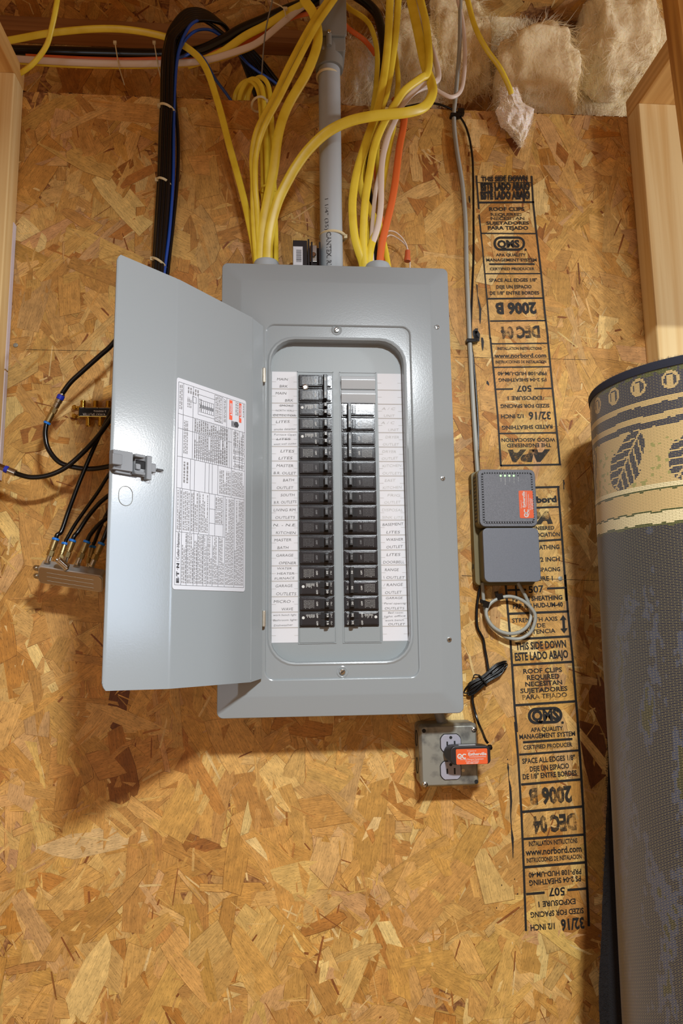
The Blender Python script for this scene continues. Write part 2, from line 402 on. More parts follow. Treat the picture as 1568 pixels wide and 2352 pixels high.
# left and right stud walls, their studs flat against the board, their plates running into the room
def lumber(name, x0, x1, y0, y1, z0, z1, m, label, cat='stud', parent=None):
    mb = MB(); e = .003
    if abs(y1-y0) > .5:   # runs into the room
        q = lambda y, i: [(x, y, z) for x, z in rr(x0+i, x1-i, z0+i, z1-i, e, 3)]
        mb.loft([q(y0, 0), q(y1, 0)])
    else:
        q = lambda z: [(x, y, z) for x, y in rr(x0, x1, min(y0, y1), max(y0, y1), e, 3)]
        mb.loft([q(z0), q(z1)])
    o = mb.build(name, m, parent, origin=None); 
    if not parent: tag(o, label, cat)
    return o
zl = P(14, 168, -.046).z
lumber('wall_stud', -.478, -.389, -.0016, -.047, WZ0+.001, zl, 'pine', 'pale pine stud at the left edge, flat against the strand board')
lumber('top_plate', -.478, -.389, -.0016, -1.25, zl+.0005, zl+.0405, 'pine_run', 'pale pine plate running forward above the left stud', 'plate')
mb = MB(); mb.box(-.392, -.3875, -.002, -.0145, .60, .88); a = MB()
o = mb.build('trim_2', 'plaster_white', smooth_ang=None); tag(o, 'narrow pale board edge beside the left stud', 'trim', kind='structure')
mb = MB(); mb.box(-.392, -.3875, -.002, -.0145, .40, .597); o = mb.build('trim_3', 'plaster_white', smooth_ang=None); tag(o, 'lower narrow pale board edge beside the left stud', 'trim', kind='structure')
zr = P(1500, 240, -.046).z
lumber('wall_stud', .803, .892, -.0016, -.047, WZ0+.001, zr, 'pine', 'pale pine stud at the right edge, behind the rolled rug')
lumber('top_plate', .803, .892, -.0016, -1.05, zr+.0005, zr+.0405, 'pine_run', 'pine plate running forward above the right stud', 'plate')
a = P(1534, 0, -.33); b = P(1568, 262, -.33)
mb = MB(); d = (b-a); a2 = a-d*.25; b2 = a+d*1.75
q = lambda p: [p+V(x, y, 0) for x, y in rr(0, .09, -.02, .018, .003, 3)]
mb.loft([q(b2), q(a2)]); o = mb.build('oak_board', 'oak'); tag(o, 'yellow oak board hanging at the upper right corner', 'board')

# ------------------------------------------------------------------ ink stamps on the board
def crop(x0, y0, s): return lambda x, y: P(x0+x/s, y0+y/s, -.00135)
c7, c8 = crop(1020, 380, 5.2267), crop(1020, 760, 5.2267)
c9, c10, c12 = crop(1040, 1040, 5.6), crop(1040, 1320, 5.2267), crop(1140, 1660, 4.704)
def line(mb, c, a, b, th, s):
    a, b = c(*a), c(*b); d = (b-a).normalized(); n = V(-d.z, 0, d.x)*(th/2/s*.00076)
    mb.add([a-n, b-n, b+n, a+n], [(0, 1, 2, 3)])
def poly(mb, c, pts, th, s):
    for a, b in zip(pts, pts[1:]): line(mb, c, a, b, th, s)
def txt(mb, c, s, body, a, b, h, bold=.012, shear=0):
    a, b = c(*a), c(*b); d = b-a; L = d.length; d.normalize(); n = V(-d.z, 0, d.x)
    mb.text(body, a, d, n, L, h/s*.00078, bold*1.5+.006, shear)
def pill(mb, c, s, cx, cy, w, h, th, ang=0):
    def ring(w, h):
        r = h/2*.98; pts = rr(-w/2, w/2, -h/2, h/2, r, 8); ca, sa = math.cos(ang), math.sin(ang)
        return [c(cx+x*ca-z*sa, cy-(x*sa+z*ca)) for x, z in pts]
    o, i = ring(w, h), ring(w-2*th, h-2*th); n = len(o)
    mb.add(o+i, [(k, (k+1) % n, n+(k+1) % n, n+k) for k in range(n)])
ROOF = ['ROOF CLIPS', 'REQUIRED', 'NECESITAN', 'SUJETADORES', 'PARA TEJADO']
mb, mf = MB(), MB(); S = 5.2267
poly(mb, c7, [(385, 120), (415, 525)], 22, S); poly(mb, c7, [(418, 590), (460, 1000), (490, 1340), (520, 1680), (550, 2080)], 20, S)
poly(mb, c8, [(553, 80), (600, 560), (640, 1000), (680, 1625)], 24, S)
poly(mb, c7, [(1048, 125), (1065, 430), (1110, 850), (1160, 1270), (1205, 1750), (1245, 2080)], 26, S)
poly(mb, c8, [(1240, 70), (1290, 600), (1340, 1100), (1388, 1605)], 26, S)
for a, b, th in (((400, 205), (1050, 205), 10), ((420, 445), (1080, 440), 28), ((445, 815), (1095, 818), 20), ((490, 1300), (1165, 1298), 18),
                 ((525, 1600), (1195, 1592), 24), ((550, 1868), (1215, 1862), 20), ((540, 1185), (1085, 1183), 25)): line(mb, c7, a, b, th, S)
for a, b, th in (((560, 155), (1245, 148), 18), ((585, 437), (1270, 430), 18), ((615, 700), (825, 697), 22), ((1080, 692), (1290, 690), 22),
                 ((660, 1232), (1340, 1222), 20), ((675, 1617), (1402, 1603), 24)): line(mb, c8, a, b, th, S)
for body, a, b, h in (('THIS SIDE DOWN', (445, 190), (1000, 190), 62), ('ESTE LADO ABAJO', (440, 300), (1030, 295), 98), ('ESTE LADO ABAJO', (440, 405), (1030, 402), 100)):
    txt(mb, c7, S, body, a, b, h, .03)
    txt(mf, c7, S, body, (a[0]+6, a[1]-22), (b[0]+4, b[1]-24), h*.9, .02)
for body, a, b, h in zip(ROOF, ((540, 545), (560, 607), (560, 655), (505, 710), (525, 770)), ((965, 543), (935, 607), (965, 652), (1020, 708), (1010, 770)), (50, 42, 42, 42, 48)):
    txt(mf if body in ('REQUIRED', 'NECESITAN') else mb, c7, S, body, a, b, h, .018)
pill(mb, c7, S, 780, 938, 380, 172, 28); txt(mb, c7, S, 'QMS', (640, 985), (908, 980), 95, .03)
txt(mb, c7, S, '.', (962, 1018), (990, 1018), 110, .02)
for body, a, b, h in (('APA QUALITY', (620, 1090), (980, 1090), 38), ('MANAGEMENT SYSTEM', (505, 1152), (1110, 1152), 40), ('CERTIFIED PRODUCER', (548, 1258), (1085, 1256), 36),
                      ('SPACE ALL EDGES 1/8"', (540, 1398), (1115, 1393), 44), ('DEJE UN ESPACIO', (625, 1478), (1050, 1473), 44), ('DE 1/8" ENTRE BORDES', (548, 1552), (1140, 1548), 44)):
    txt(mb, c7, S, body, a, b, h, .014)
txt(mb, c7, S, '2006 B', (1100, 1650), (610, 1655), 140, .03); txt(mf, c7, S, 'DEC 04', (1140, 1930), (675, 1945), 145, .03)
for body, a, b, h in (('INSTALLATION INSTRUCTIONS', (640, 228), (1170, 225), 35), ('www.norbord.com', (605, 322), (1225, 318), 55), ('INSTRUCCIONES DE INSTALACION', (618, 390), (1225, 385), 36),
                      ('PRP-108 HUD-UM-40', (1225, 490), (640, 492), 45), ('PS 2-04 SHEATHING', (1225, 567), (650, 570), 42), ('507', (1045, 657), (865, 660), 75), ('EXPOSURE 1', (1170, 782), (760, 785), 48),
                      ('SIZED FOR SPACING', (1260, 876), (675, 882), 46), ('32/16', (1275, 972), (1010, 975), 95), ('1/2 INCH', (950, 1000), (680, 1005), 48), ('RATED SHEATHING', (1297, 1125), (690, 1140), 48),
                      ('WOOD ASSOCIATION', (1330, 1285), (685, 1290), 45), ('THE ENGINEERED', (1280, 1350), (750, 1355), 45)): txt(mb, c8, S, body, a, b, h, .014)
txt(mf, c8, S, 'APA', (1275, 1435), (760, 1440), 130, .05, .2)
def drip(mb, c, pts):
    L = [c(x-w, y) for x, y, w in pts]; R = [c(x+w, y) for x, y, w in pts]
    for i in range(len(pts)-1): mb.add([L[i], R[i], R[i+1], L[i+1]], [(0, 1, 2, 3)])
ms = MB()
drip(ms, c7, [(385, 1425, 4), (392, 1440, 7), (400, 1560, 3), (415, 1640, 10), (432, 1720, 13), (430, 1850, 10), (432, 1905, 2)])
drip(ms, c7, [(390, 1955, 16), (372, 1990, 30), (366, 2030, 24), (386, 2070, 34), (400, 2110, 24)])
drip(ms, c8, [(378, 0, 30), (392, 40, 38), (396, 90, 30), (404, 125, 16)])
drip(ms, c8, [(452, 80, 12), (460, 130, 16), (460, 190, 12), (462, 240, 2)]); drip(ms, c8, [(515, 600, 8), (522, 630, 16), (535, 655, 4)])
drip(ms, c7, [(298, 365, 5), (302, 410, 10), (304, 450, 4)])
st = mb.build('ink_stamp', 'ink', wall, recalc=False, smooth_ang=None); tag(st, 'black stencil lettering, upper stamp')
mf.build('faded_ink', 'ink_faded', wall, recalc=False, smooth_ang=None)
mb, mf = MB(), MB(); S = 5.6
poly(mb, c9, [(1350, 430), (1410, 1200), (1460, 1904)], 30, S); line(mb, c9, (700, 455), (1370, 438), 28, S); line(mb, c9, (720, 455), (820, 1904), 26, S)
for a, b in (((900, 712), (1365, 695)), ((900, 1145), (1395, 1116)), ((700, 1768), (940, 1760)), ((1210, 1745), (1455, 1735))): line(mb, c9, a, b, 26, S)
for body, a, b, h, bo in (('norbord', (880, 650), (1335, 630), 78, .03), ('THE ENGINEERED', (770, 1000), (1305, 985), 45, .014), ('WOOD ASSOCIATION', (730, 1090), (1375, 1072), 52, .014),
                      ('RATED SHEATHING', (760, 1255), (1370, 1235), 55, .014), ('1/2 INCH', (1080, 1402), (1375, 1390), 55, .014), ('32/16', (790, 1412), (1030, 1404), 100, .014), ('SIZED FOR SPACING', (770, 1540), (1380, 1520), 50, .014),
                      ('EXPOSURE 1', (850, 1655), (1285, 1640), 55, .014), ('507', (975, 1803), (1170, 1790), 85, .014)): txt(mb, c9, S, body, a, b, h, bo)
txt(mf, c9, S, 'APA', (770, 915), (1285, 898), 145, .05, .2)
S = 5.2267
poly(mb, c10, [(630, 100), (660, 450), (690, 800), (710, 1100), (740, 1600), (768, 1890)], 28, S)
poly(mb, c10, [(1345, 0), (1375, 400), (1410, 750), (1440, 1050), (1475, 1500), (1508, 1890)], 28, S)
for a, b in (((650, 470), (1390, 440)), ((680, 778), (1410, 740)), ((720, 1085), (1430, 1045)), ((745, 1568), (1465, 1520))): line(mb, c10, a, b, 28, S)
for body, a, b, h, bo in (('PS 2-04 SHEATHING', (715, 322), (1315, 295), 50, .02), ('PRP-108 HUD-UM-40', (720, 408), (1320, 380), 52, .02), ('STRENGTH AXIS', (710, 575), (1255, 550), 48, .01), ('EJE DE', (880, 640), (1110, 630), 48, .01),
                      ('RESISTENCIA', (775, 720), (1230, 695), 48, .01), ('THIS SIDE DOWN', (755, 905), (1360, 870), 82, .02), ('ESTE LADO ABAJO', (745, 1032), (1385, 995), 88, .02)): txt(mb, c10, S, body, a, b, h, bo)
for body, a, b, h in zip(ROOF, ((845, 1187), (890, 1264), (870, 1342), (810, 1422), (835, 1500)), ((1310, 1165), (1280, 1243), (1312, 1315), (1375, 1390), (1370, 1465)), (52, 54, 50, 50, 52)):
    txt(mb if body != 'PARA TEJADO' else mf, c10, S, body, a, b, h, .012)
line(mb, c10, (1326, 540), (1332, 655), 34, S)
for t in (((1320, 482), (1280, 548), (1362, 540)), ((1334, 706), (1288, 648), (1376, 640))): mb.add([c10(*p) for p in t], [(0, 1, 2)])
pill(mb, c10, S, 1105, 1690, 415, 200, 34, .05); txt(mb, c10, S, 'QMS', (950, 1757), (1278, 1735), 115, .03); txt(mb, c10, S, '.', (1300, 1785), (1332, 1783), 110, .02)
S = 4.704
poly(mb, c12, [(200, -10), (235, 400), (270, 1000), (295, 1600), (318, 2250)], 24, S)
poly(mb, c12, [(875, -10), (910, 500), (940, 1000), (965, 1500), (997, 2200)], 26, S)
for a, b, th in (((285, 212), (820, 175), 24), ((245, 345), (885, 298), 22), ((265, 668), (905, 612), 24), ((275, 964), (925, 905), 26), ((285, 1257), (945, 1208), 24), ((300, 1562), (960, 1508), 26),
                 ((320, 1852), (520, 1835), 24), ((765, 1808), (980, 1790), 24)): line(mb, c12, a, b, th, S)
for body, a, b, h, bo in (('APA QUALITY', (370, 100), (720, 80), 42, .014), ('MANAGEMENT SYSTEM', (248, 178), (850, 140), 45, .014), ('CERTIFIED PRODUCER', (290, 290), (820, 255), 40, .014),
                      ('SPACE ALL EDGES 1/8"', (280, 443), (850, 400), 50, .014), ('DEJE UN ESPACIO', (362, 528), (785, 490), 50, .014), ('DE 1/8" ENTRE BORDES', (285, 612), (868, 567), 50, .014),
                      ('INSTALLATION INSTRUCTIONS', (350, 1335), (875, 1297), 45, .014), ('www.norbord.com', (315, 1437), (920, 1392), 62, .014), ('INSTRUCCIONES DE INSTALACION', (325, 1512), (918, 1467), 42, .014),
                      ('PRP-108 HUD-UM-40', (912, 1580), (345, 1620), 48, .014), ('PS 2-04 SHEATHING', (908, 1655), (350, 1705), 50, .014), ('507', (735, 1778), (560, 1790), 75, .014), ('EXPOSURE 1', (850, 1900), (450, 1935), 50, .014),
                      ('SIZED FOR SPACING', (938, 2000), (365, 2050), 50, .014), ('32/16', (940, 2105), (690, 2130), 100, .02), ('1/2 INCH', (625, 2165), (365, 2185), 55, .014)): txt(mb, c12, S, body, a, b, h, bo)
txt(mf, c12, S, '2006 B', (805, 690), (345, 720), 148, .03); txt(mf, c12, S, 'DEC 04', (850, 985), (390, 1025), 150, .03)
drip(ms, c12, [(122, 430, 2), (125, 485, 11), (128, 520, 5), (132, 600, 3), (148, 700, 12), (158, 850, 12), (152, 1000, 6), (160, 1130, 4), (172, 1250, 14), (176, 1330, 8), (178, 1460, 3)])
for x, y in ((120, 395), (195, 1690), (225, 1850), (55, 1755), (0, 2000), (140, 640)): drip(ms, c12, [(x, y-8, 3), (x+1, y, 6), (x, y+9, 2)])
drip(ms, c9, [(1420, 350, 12), (1424, 365, 6), (1428, 395, 10), (1424, 425, 5), (1425, 470, 7)])
st = mb.build('ink_stamp', 'ink', wall, recalc=False, smooth_ang=None); tag(st, 'black stencil lettering, lower stamp')
mf.build('faded_ink', 'ink_faded', wall, recalc=False, smooth_ang=None)
ms.build('ink_drip', 'ink_solid', wall, recalc=False, smooth_ang=None)

# ------------------------------------------------------------------ the breaker panel
PW, PH = .394, .7627
panel = tag(empty('breaker_panel', V(PW/2, 0, 0)), 'open grey steel breaker panel with its door swung to the left', 'breaker panel')
mb = MB(); 
# steel tub: four sides and a back, open at the front
tub = lambda i, y: [(x, y, z) for x, z in rr(.012+i, PW-.012-i, .012+i, PH-.012-i, .003, 3)]
mb.loft([tub(0, -.002), tub(0, -.0990), tub(.0015, -.0990), tub(.0015, -.0035)], True, True); mb.build('enclosure', 'paint', panel)
YF, YS, YR = -.1125, -.1095, -.0905          # raised face, door seat, dead front
def rect(pts, y):
    q = [P(px, py, y) for px, py in pts]     # TL TR BR BL
    return ((q[0].x+q[3].x)/2, (q[1].x+q[2].x)/2, (q[2].z+q[3].z)/2, (q[0].z+q[1].z)/2)
sx0, sx1, sz0, sz1 = rect(((609, 743), (943, 748), (966, 1556), (605, 1566)), YF)
ox0, ox1, oz0, oz1 = rect(((623, 779), (926, 783), (944, 1518), (617, 1524)), YS)
def ring(x0, x1, z0, z1, r, y, n=6): return [(x, y, z) for x, z in rr(x0, x1, z0, z1, r, n)]
mb = MB(); i = .031
mb.loft([ring(.0, PW, 0, PH, .010, -.0992), ring(0, PW, 0, PH, .010, -.1068), ring(.0008, PW-.0008, .0008, PH-.0008, .0095, -.1078),
         ring(i, PW-i, i, PH-i, .006, YF+.0003), ring(i+.004, PW-i-.004, i+.004, PH-i-.004, .006, YF),
         ring(sx0, sx1, sz0, sz1, .016, YF), ring(sx0+.0014, sx1-.0014, sz0+.0014, sz1-.0014, .015, YF+.0006), ring(sx0+.003, sx1-.003, sz0+.003, sz1-.003, .013, YS),
         ring(ox0-.005, ox1+.005, oz0-.005, oz1+.005, .045, YS), ring(ox0-.0022, ox1+.0022, oz0-.0022, oz1+.0022, .043, YS-.0014), ring(ox0, ox1, oz0, oz1, .042, YS-.0008),
         ring(ox0+.001, ox1-.001, oz0+.001, oz1-.001, .041, YS+.002), ring(ox0+.001, ox1-.001, oz0+.001, oz1-.001, .041, YR)], False, False)
mb.build('cover', 'paint', panel, smooth_ang=.35)
# dead front: a plate with two columns of breaker openings
bxL0, bxL1 = .1305, .1885; bxR0, bxR1 = .2035, .2630
BT = P(725, 858, -.1).z; PITCH_B = (BT-P(725, 1441, -.1).z)/17
print('breaker pitch', PITCH_B, 'opening', ox0, ox1, oz0, oz1, 'seat', sx0, sx1, sz0, sz1)
bot = BT-18*PITCH_B
mb = MB(); yp = YR-.0008
mb.rbox(ox0-.006, ox1+.006, YR+.0022, yp, oz0-.006, oz1+.006, .04, .0005, 6); mb.build('dead_front', 'deadfront_paint', panel)
mb = MB()
for x0, x1 in ((bxL0-.001, bxL1+.001), (bxR0-.001, bxR1+.001)):   # raised rim round the openings
    for a in ((x0-.0012, x0, bot, BT+.006), (x1, x1+.0012, bot, BT+.006), (x0-.0012, x1+.0012, bot-.0012, bot), (x0-.0012, x1+.0012, BT+.005, BT+.0062)):
        mb.box(a[0], a[1], yp, yp-.0011, a[2], a[3])
mb.build('opening_rim', 'deadfront_paint', panel, smooth_ang=None)
mb = MB(); mb.obox(V(PW-.1255, YS+.008, .36), UX*.0006, V(0, .006, 0), UZ*.04)
# screws of the cover
def screw(px, py, y, r, parent, ang=.6, cross=False):
    p = P(px, py, y); mb = MB(); mb.lathe(p, UY, [(-.001, r), (.0012, r), (.0022, r*.86), (.0026, r*.5)], 18)
    o = mb.build('screw', 'zinc', parent)
    ms = MB()
    for k in range(2 if cross else 1):
        a = ang+k*PI/2; ms.obox(p+UY*.00262, V(math.cos(a), 0, math.sin(a))*r*.8, V(0, .0002, 0), V(-math.sin(a), 0, math.cos(a))*r*.13)
    ms.build('slot', 'black_gap', o, smooth_ang=None)
    return o
for px, py in ((773, 758), (786, 1543)):
    p = P(px, py, YS); mb = MB(); mb.lathe(p, UY, [(0, .0095), (.0006, .0092), (.0010, .0080), (.0006, .0066), (0, .0062)], 24, False); mb.build('screw_dimple', 'paint', panel)
    screw(px, py, YS-.001, .0048, panel, .7)
for px, py in ((1003, 752), (1016, 1099), (1031, 1469)): screw(px, py, -.1104, .0042, panel, .3, True)

# breakers ------------------------------------------------------------
def breaker_meshes():
    """unit breaker: x from handle end to outer end, built once for each kind, mirrored for the other column"""
    out = {}
    w = .0575; h = PITCH_B
    for side in (1, -1):
        X = lambda x: side*x
        def bx(mb, x0, x1, y0, y1, z0, z1):
            a, b = sorted((X(x0), X(x1))); mb.box(a, b, y0, y1, z0, z1)
        def rb(mb, x0, x1, y0, y1, z0, z1, r=.0015, b=.0008):
            a, b_ = sorted((X(x0), X(x1))); mb.rbox(a, b_, y0, y1, z0, z1, r, b, 2)
        for kind in ('single', 'tandem'):
            mb = MB()
            rb(mb, .0002, w-.0002, .004, -.0045, -h/2+.0006, h/2-.0004, .001, .0005)
            rb(mb, .002, w-.0015, -.0045, -.0082, -h/2+.0030, h/2-.0016, .0015, .0009)
            rb(mb, .004, w-.0035, -.0082, -.0090, -h/2+.0046, h/2-.0036, .001, .0006)
            out['body', kind, side] = (mb, 'breaker_plastic')
            mh = MB()
            zz = (0,) if kind == 'single' else (h*.24, -h*.24)
            hh = .0072 if kind == 'single' else .0042
            for z in zz:
                bx(mh, .0085, .0235, -.0088, -.0097, z-hh-.0006, z+hh+.0006)
            out['well', kind, side] = (mh, 'black_gap')
            mr = MB()
            for z in zz:
                for k in (.0165, .0195, .0218): bx(mr, k-.0006, k+.0006, -.0097, -.0105, z-hh, z+hh)
            out['rib', kind, side] = (mr, 'breaker_plastic')
        for kind, hh in (('single', .0068), ('tandem', .0040), ('tie', None)):
            mh = MB(); z0, z1 = (-hh, hh) if hh else (-h/2-.0095, h/2+.0095)
            rb(mh, .0092, .0158, -.0095, -.0165, z0, z1, .0008, .0006)
            rb(mh, .0100, .0150, -.0163, -.0190, z0+.0008, z1-.0008, .0008, .0006)
            out['handle', kind, side] = (mh, 'breaker_handle')
    return out
BM = breaker_meshes()
SHARE = {}
def shared(name, key, mats, wpos, parent):
    if key not in SHARE:
        mb, m = BM[key]; o = mb.build(name, mats or m, None, origin=V(0, 0, 0)); SHARE[key] = o.data
        COL.objects.unlink(o); bpy.data.objects.remove(o)
    o = bpy.data.objects.new(name, SHARE[key]); COL.objects.link(o); weigh(o); place(o, wpos, parent); return o
YB = YR+.0002
def pole(side, row, kind, amp, tie=False, dull=False, amber=False):
    z = BT-(row+.5)*PITCH_B
    x = bxL1-.0003 if side < 0 else bxR0+.0003
    base = V(x, YB, z)
    b = shared('circuit_breaker', ('body', kind, side), None, base, panel)
    shared('handle_well', ('well', kind, side), None, base, b); shared('rib', ('rib', kind, side), None, base, b)
    if not tie:
        zz = (0,) if kind == 'single' else (PITCH_B*.24, -PITCH_B*.24)
        for dz in zz: shared('handle', ('handle', kind, side), None, base+UZ*dz, b)
    # white print: rating on the handle, OFF / ON words, fine text columns
    mp = MB(); yt = YB-.0191; zz = (0,) if kind == 'single' else (PITCH_B*.24, -PITCH_B*.24)
    xd, yd = (UZ*-1, UX) if side < 0 else (UZ, UX*-1)
    yy = YB-.0092
    for dz in zz:
        hx = x+side*.0125
        if amp: mp.text(amp, V(hx, yt, z+dz)-xd*.0027-yd*.0014, xd, yd, .0054, .0028, .02)
        mp.text('OFF', V(x+side*.0290, yy, z+dz)-xd*.0036-yd*.0013, xd, yd, .0072, .0026, .02)
        mp.text('On I', V(x+side*.0055, yy, z+dz)-xd*.0030-yd*.0013, xd, yd, .0060, .0024, .01)
    rnd = random.Random(row*3+side)
    if kind == 'tandem':
        for k in range(9):
            l = rnd.uniform(.003, .0085); xx = x+side*(.0335+k*.0016); mp.box(xx-.0003, xx+.0003, yy, yy-.00008, z+.0082-l, z+.0082)
        mp.lathe(V(x+side*.0515, yy, z+.003), UY, [(0, .0024), (.0001, .0024)], 12)
    fine = mp if not dull else MB()
    if kind == 'single':
        for k in range(8):
            zt = z+.0062
            while zt > z-.006:
                l = rnd.uniform(.0008, .0024); xx = x+side*(.0345+k*.0022); fine.box(xx-.00022, xx+.00022, yy, yy-.00008, zt-l, zt); zt -= l+.0006
    mp.build('print', 'white_print' if not dull else 'faded_print', b, recalc=False, smooth_ang=None)
    if dull and fine.v: fine.build('fine_print', 'faded_print', b, recalc=False, smooth_ang=None)
    return b
LEFT = [('single', '100', 1), ('single', '100', 2), ('tandem', '15'), ('single', '15'), ('tandem', '20'), ('single', '15'), ('single', '20'), ('single', '20'), ('single', '20'), ('single', '20'), ('single', '20'),
        ('single', '20'), ('single', '20'), ('single', '20'), ('tandem', '20'), ('single', '20'), ('tandem', '15')]
RIGHT = [None, None, ('single', '30', 1), ('single', '30', 2), ('single', '30', 1), ('single', '30', 2), ('single', '20'), ('single', '20'), ('single', '20'), ('single', '20'), ('single', '20'),
         ('single', '20'), ('single', '15'), ('single', '50', 1), ('single', '50', 2), ('single', '20'), ('tandem', '20')]
for side, lst in ((-1, LEFT), (1, RIGHT)):
    for row, d in enumerate(lst):
        if d is None: continue
        b = pole(side, row, d[0], d[1], len(d) > 2, dull=(5 < row < 13))
        if len(d) > 2 and d[2] == 1:
            x = bxL1-.0003 if side < 0 else bxR0+.0003
            shared('tie_handle', ('handle', 'tie', side), None, V(x, YB, BT-(row+1)*PITCH_B), b)
# round steel rivet on the main breaker
mb = MB(); p = P(701, 889, YB-.0092); mb.lathe(p, UY, [(0, .0048), (.0008, .0048), (.0011, .0036), (.0005, .0028)], 18); mb.build('rivet', 'zinc', panel)
# blank filler plates
for row in (0, 1):
    mb = MB(); z1 = BT-row*PITCH_B; h = PITCH_B
    prof = [(0, 0), (.002, -.003), (h*.32, -.0045), (h*.36, -.0085), (h*.44, -.0085), (h*.97, -.0040), (h, 0)]
    vs = [(x, YB+y, z1-d) for d, y in prof for x in (bxR0+.0004, bxR1-.0004)]
    mb.add(vs, [(2*k, 2*k+1, 2*k+3, 2*k+2) for k in range(len(prof)-1)]+[tuple(range(0, 14, 2)), tuple(range(1, 14, 2))]); mb.build('filler_plate', 'filler_metal', panel)
for x0, x1 in ((bxL0, bxL1), (bxR0, bxR1)):
    mb = MB(); z1 = BT-17*PITCH_B; mb.rbox(x0+.0004, x1-.0004, YB, YB-.002, z1-PITCH_B+.0006, z1-.0006, .0008, .0005, 2); mb.build('filler_plate', 'deadfront_paint', panel)

# directory strips with pencilled circuit names ------------------------
def strip(x0, x1, rows, faint, z_top, z_bot, right):
    mb = MB(); yp2 = yp-.0003; mb.box(x0, x1, yp-.00002, yp2, z_bot, z_top); s = mb.build('directory_strip', 'paper', panel, smooth_ang=None)
    mr = MB(); mp = MB(); mq = MB(); yt = yp2-.00012; rnd = random.Random(4)
    for r in range(18):
        z = BT-r*PITCH_B
        if r and z > z_bot: mr.box(x0, x1, yt, yt-.00005, z-.0009, z+.0009)
        zm = z-PITCH_B*.5
        if zm > z_bot:
            for a in ((x0, x0+.007), (x1-.007, x1)): mr.box(a[0], a[1], yt, yt-.00005, zm-.0003, zm+.0003)
        if r < len(rows):
            L = rows[r]; n = len(L)
            for k, t in enumerate(L):
                if not t: continue
                small = t.startswith('~'); strike = '#' in t; t = t.replace('~', '').replace('#', '')
                hgt = (.0044 if n < 3 else .0036)*(0.82 if small else 1); zz = z-PITCH_B*((k+.72)/n)-(.001 if n < 3 else 0)
                wid = min((x1-x0)-.006, len(t)*(.0047 if not small else .0031)); off = rnd.uniform(.15, .85)*max(0, (x1-x0)-.004-wid)
                an = rnd.uniform(-.02, .05); xd = V(math.cos(an), 0, math.sin(an)); yd = V(-math.sin(an), 0, math.cos(an))
                tgt = mq if r < faint else mp
                tgt.text(t, V(x0+.002+off, yt-.0001, zz), xd, yd, wid, hgt, -.006, .15)
                if strike: tgt.obox(V(x0+.002+off+wid/2, yt-.0001, zz+hgt*.45), xd*wid*.55, UY*.00003, yd*.0002)
    mr.build('ruled_line', 'rule_grey', s, recalc=False, smooth_ang=None); 
    if mp.v: mp.build('pencil_writing', 'pencil', s, recalc=False, smooth_ang=None)
    if mq.v: mq.build('faint_writing', 'faint_pencil', s, recalc=False, smooth_ang=None)
lx0 = P(624, 1100, yp).x; lx1 = P(684, 1100, yp).x
ZT, ZB = P(655, 854, yp).z, P(655, 1476, yp).z
strip(lx0, lx1, [['MAIN', 'BRK'], ['MAIN', 'BRK'], ['#SMOKE', '~NORTH WALL', '#~DETECTOR'], ['LITES', '~smoke detector'], ['~Furnace Open', '#LITES', '~west wall outlet'], ['LITES', 'LITES'], ['MASTER', 'B.R. OULET'], ['BATH', 'OUTLET'], ['SOUTH', 'B.R. OUTLETS'],
      ['LIVING RM.', 'OUTLETS'], ['N. - N.E.', 'KITCHEN'], ['MASTER', 'BATH'], ['GARAGE', 'OPENER'], ['WATER', 'HEATER', 'FURNACE'], ['GARAGE', 'OUTLETS'], ['MICRO -', 'WAVE'], ['~work bench light', '~Bathroom light', '~Dishwasher']], 0, ZT, ZB, False)
rx0 = P(871, 1100, yp).x; rx1 = P(927, 1100, yp).x
strip(rx0, rx1, [[], [], ['A / C', 'UNIT'], ['A / C', 'UNIT'], ['DRYER', 'OUTLET'], ['DRYER', 'OUTLET'], ['KITCHEN', 'OUTLETS'], ['EAST', 'KITCHEN'], ['FRIG.', 'OUTLET'], ['DISPOSAL', 'SINK LITE'], ['BASEMENT', 'LITES'], ['WASHER', 'OUTLET'], ['LITES', 'DOORBELL'],
      ['RANGE', '\\ OUTLET'], ['/ RANGE', 'OUTLET'], ['GARAGE', '~Panel opening', 'OUTLETS'], ['~Bed room', '~light office', '~work bench', 'OUTLET']], 10, ZT-.001, ZB, True)

# the door ------------------------------------------------------------
HP = V(.0735, -.1185, 0); FP = V(-.1150, -.344, 0); DZ0, DZ1 = .0575, .6475
DW = (FP-HP).length; UD = (FP-HP).normalized(); ND = V(-UD.y, UD.x, 0)
if ND.dot(CAMP-HP) < 0: ND = -ND
dz0f, dz1f = .0640, .6545
def D(u, z, n=0.0): return HP+UD*u+ND*n+UZ*z
def DP(px, py, n=0.0):
    p = PP(px, py, HP+ND*n, ND); return (p-HP).dot(UD), p.z
door = tag(empty('door', D(0, DZ0), panel), 'door open to the left')
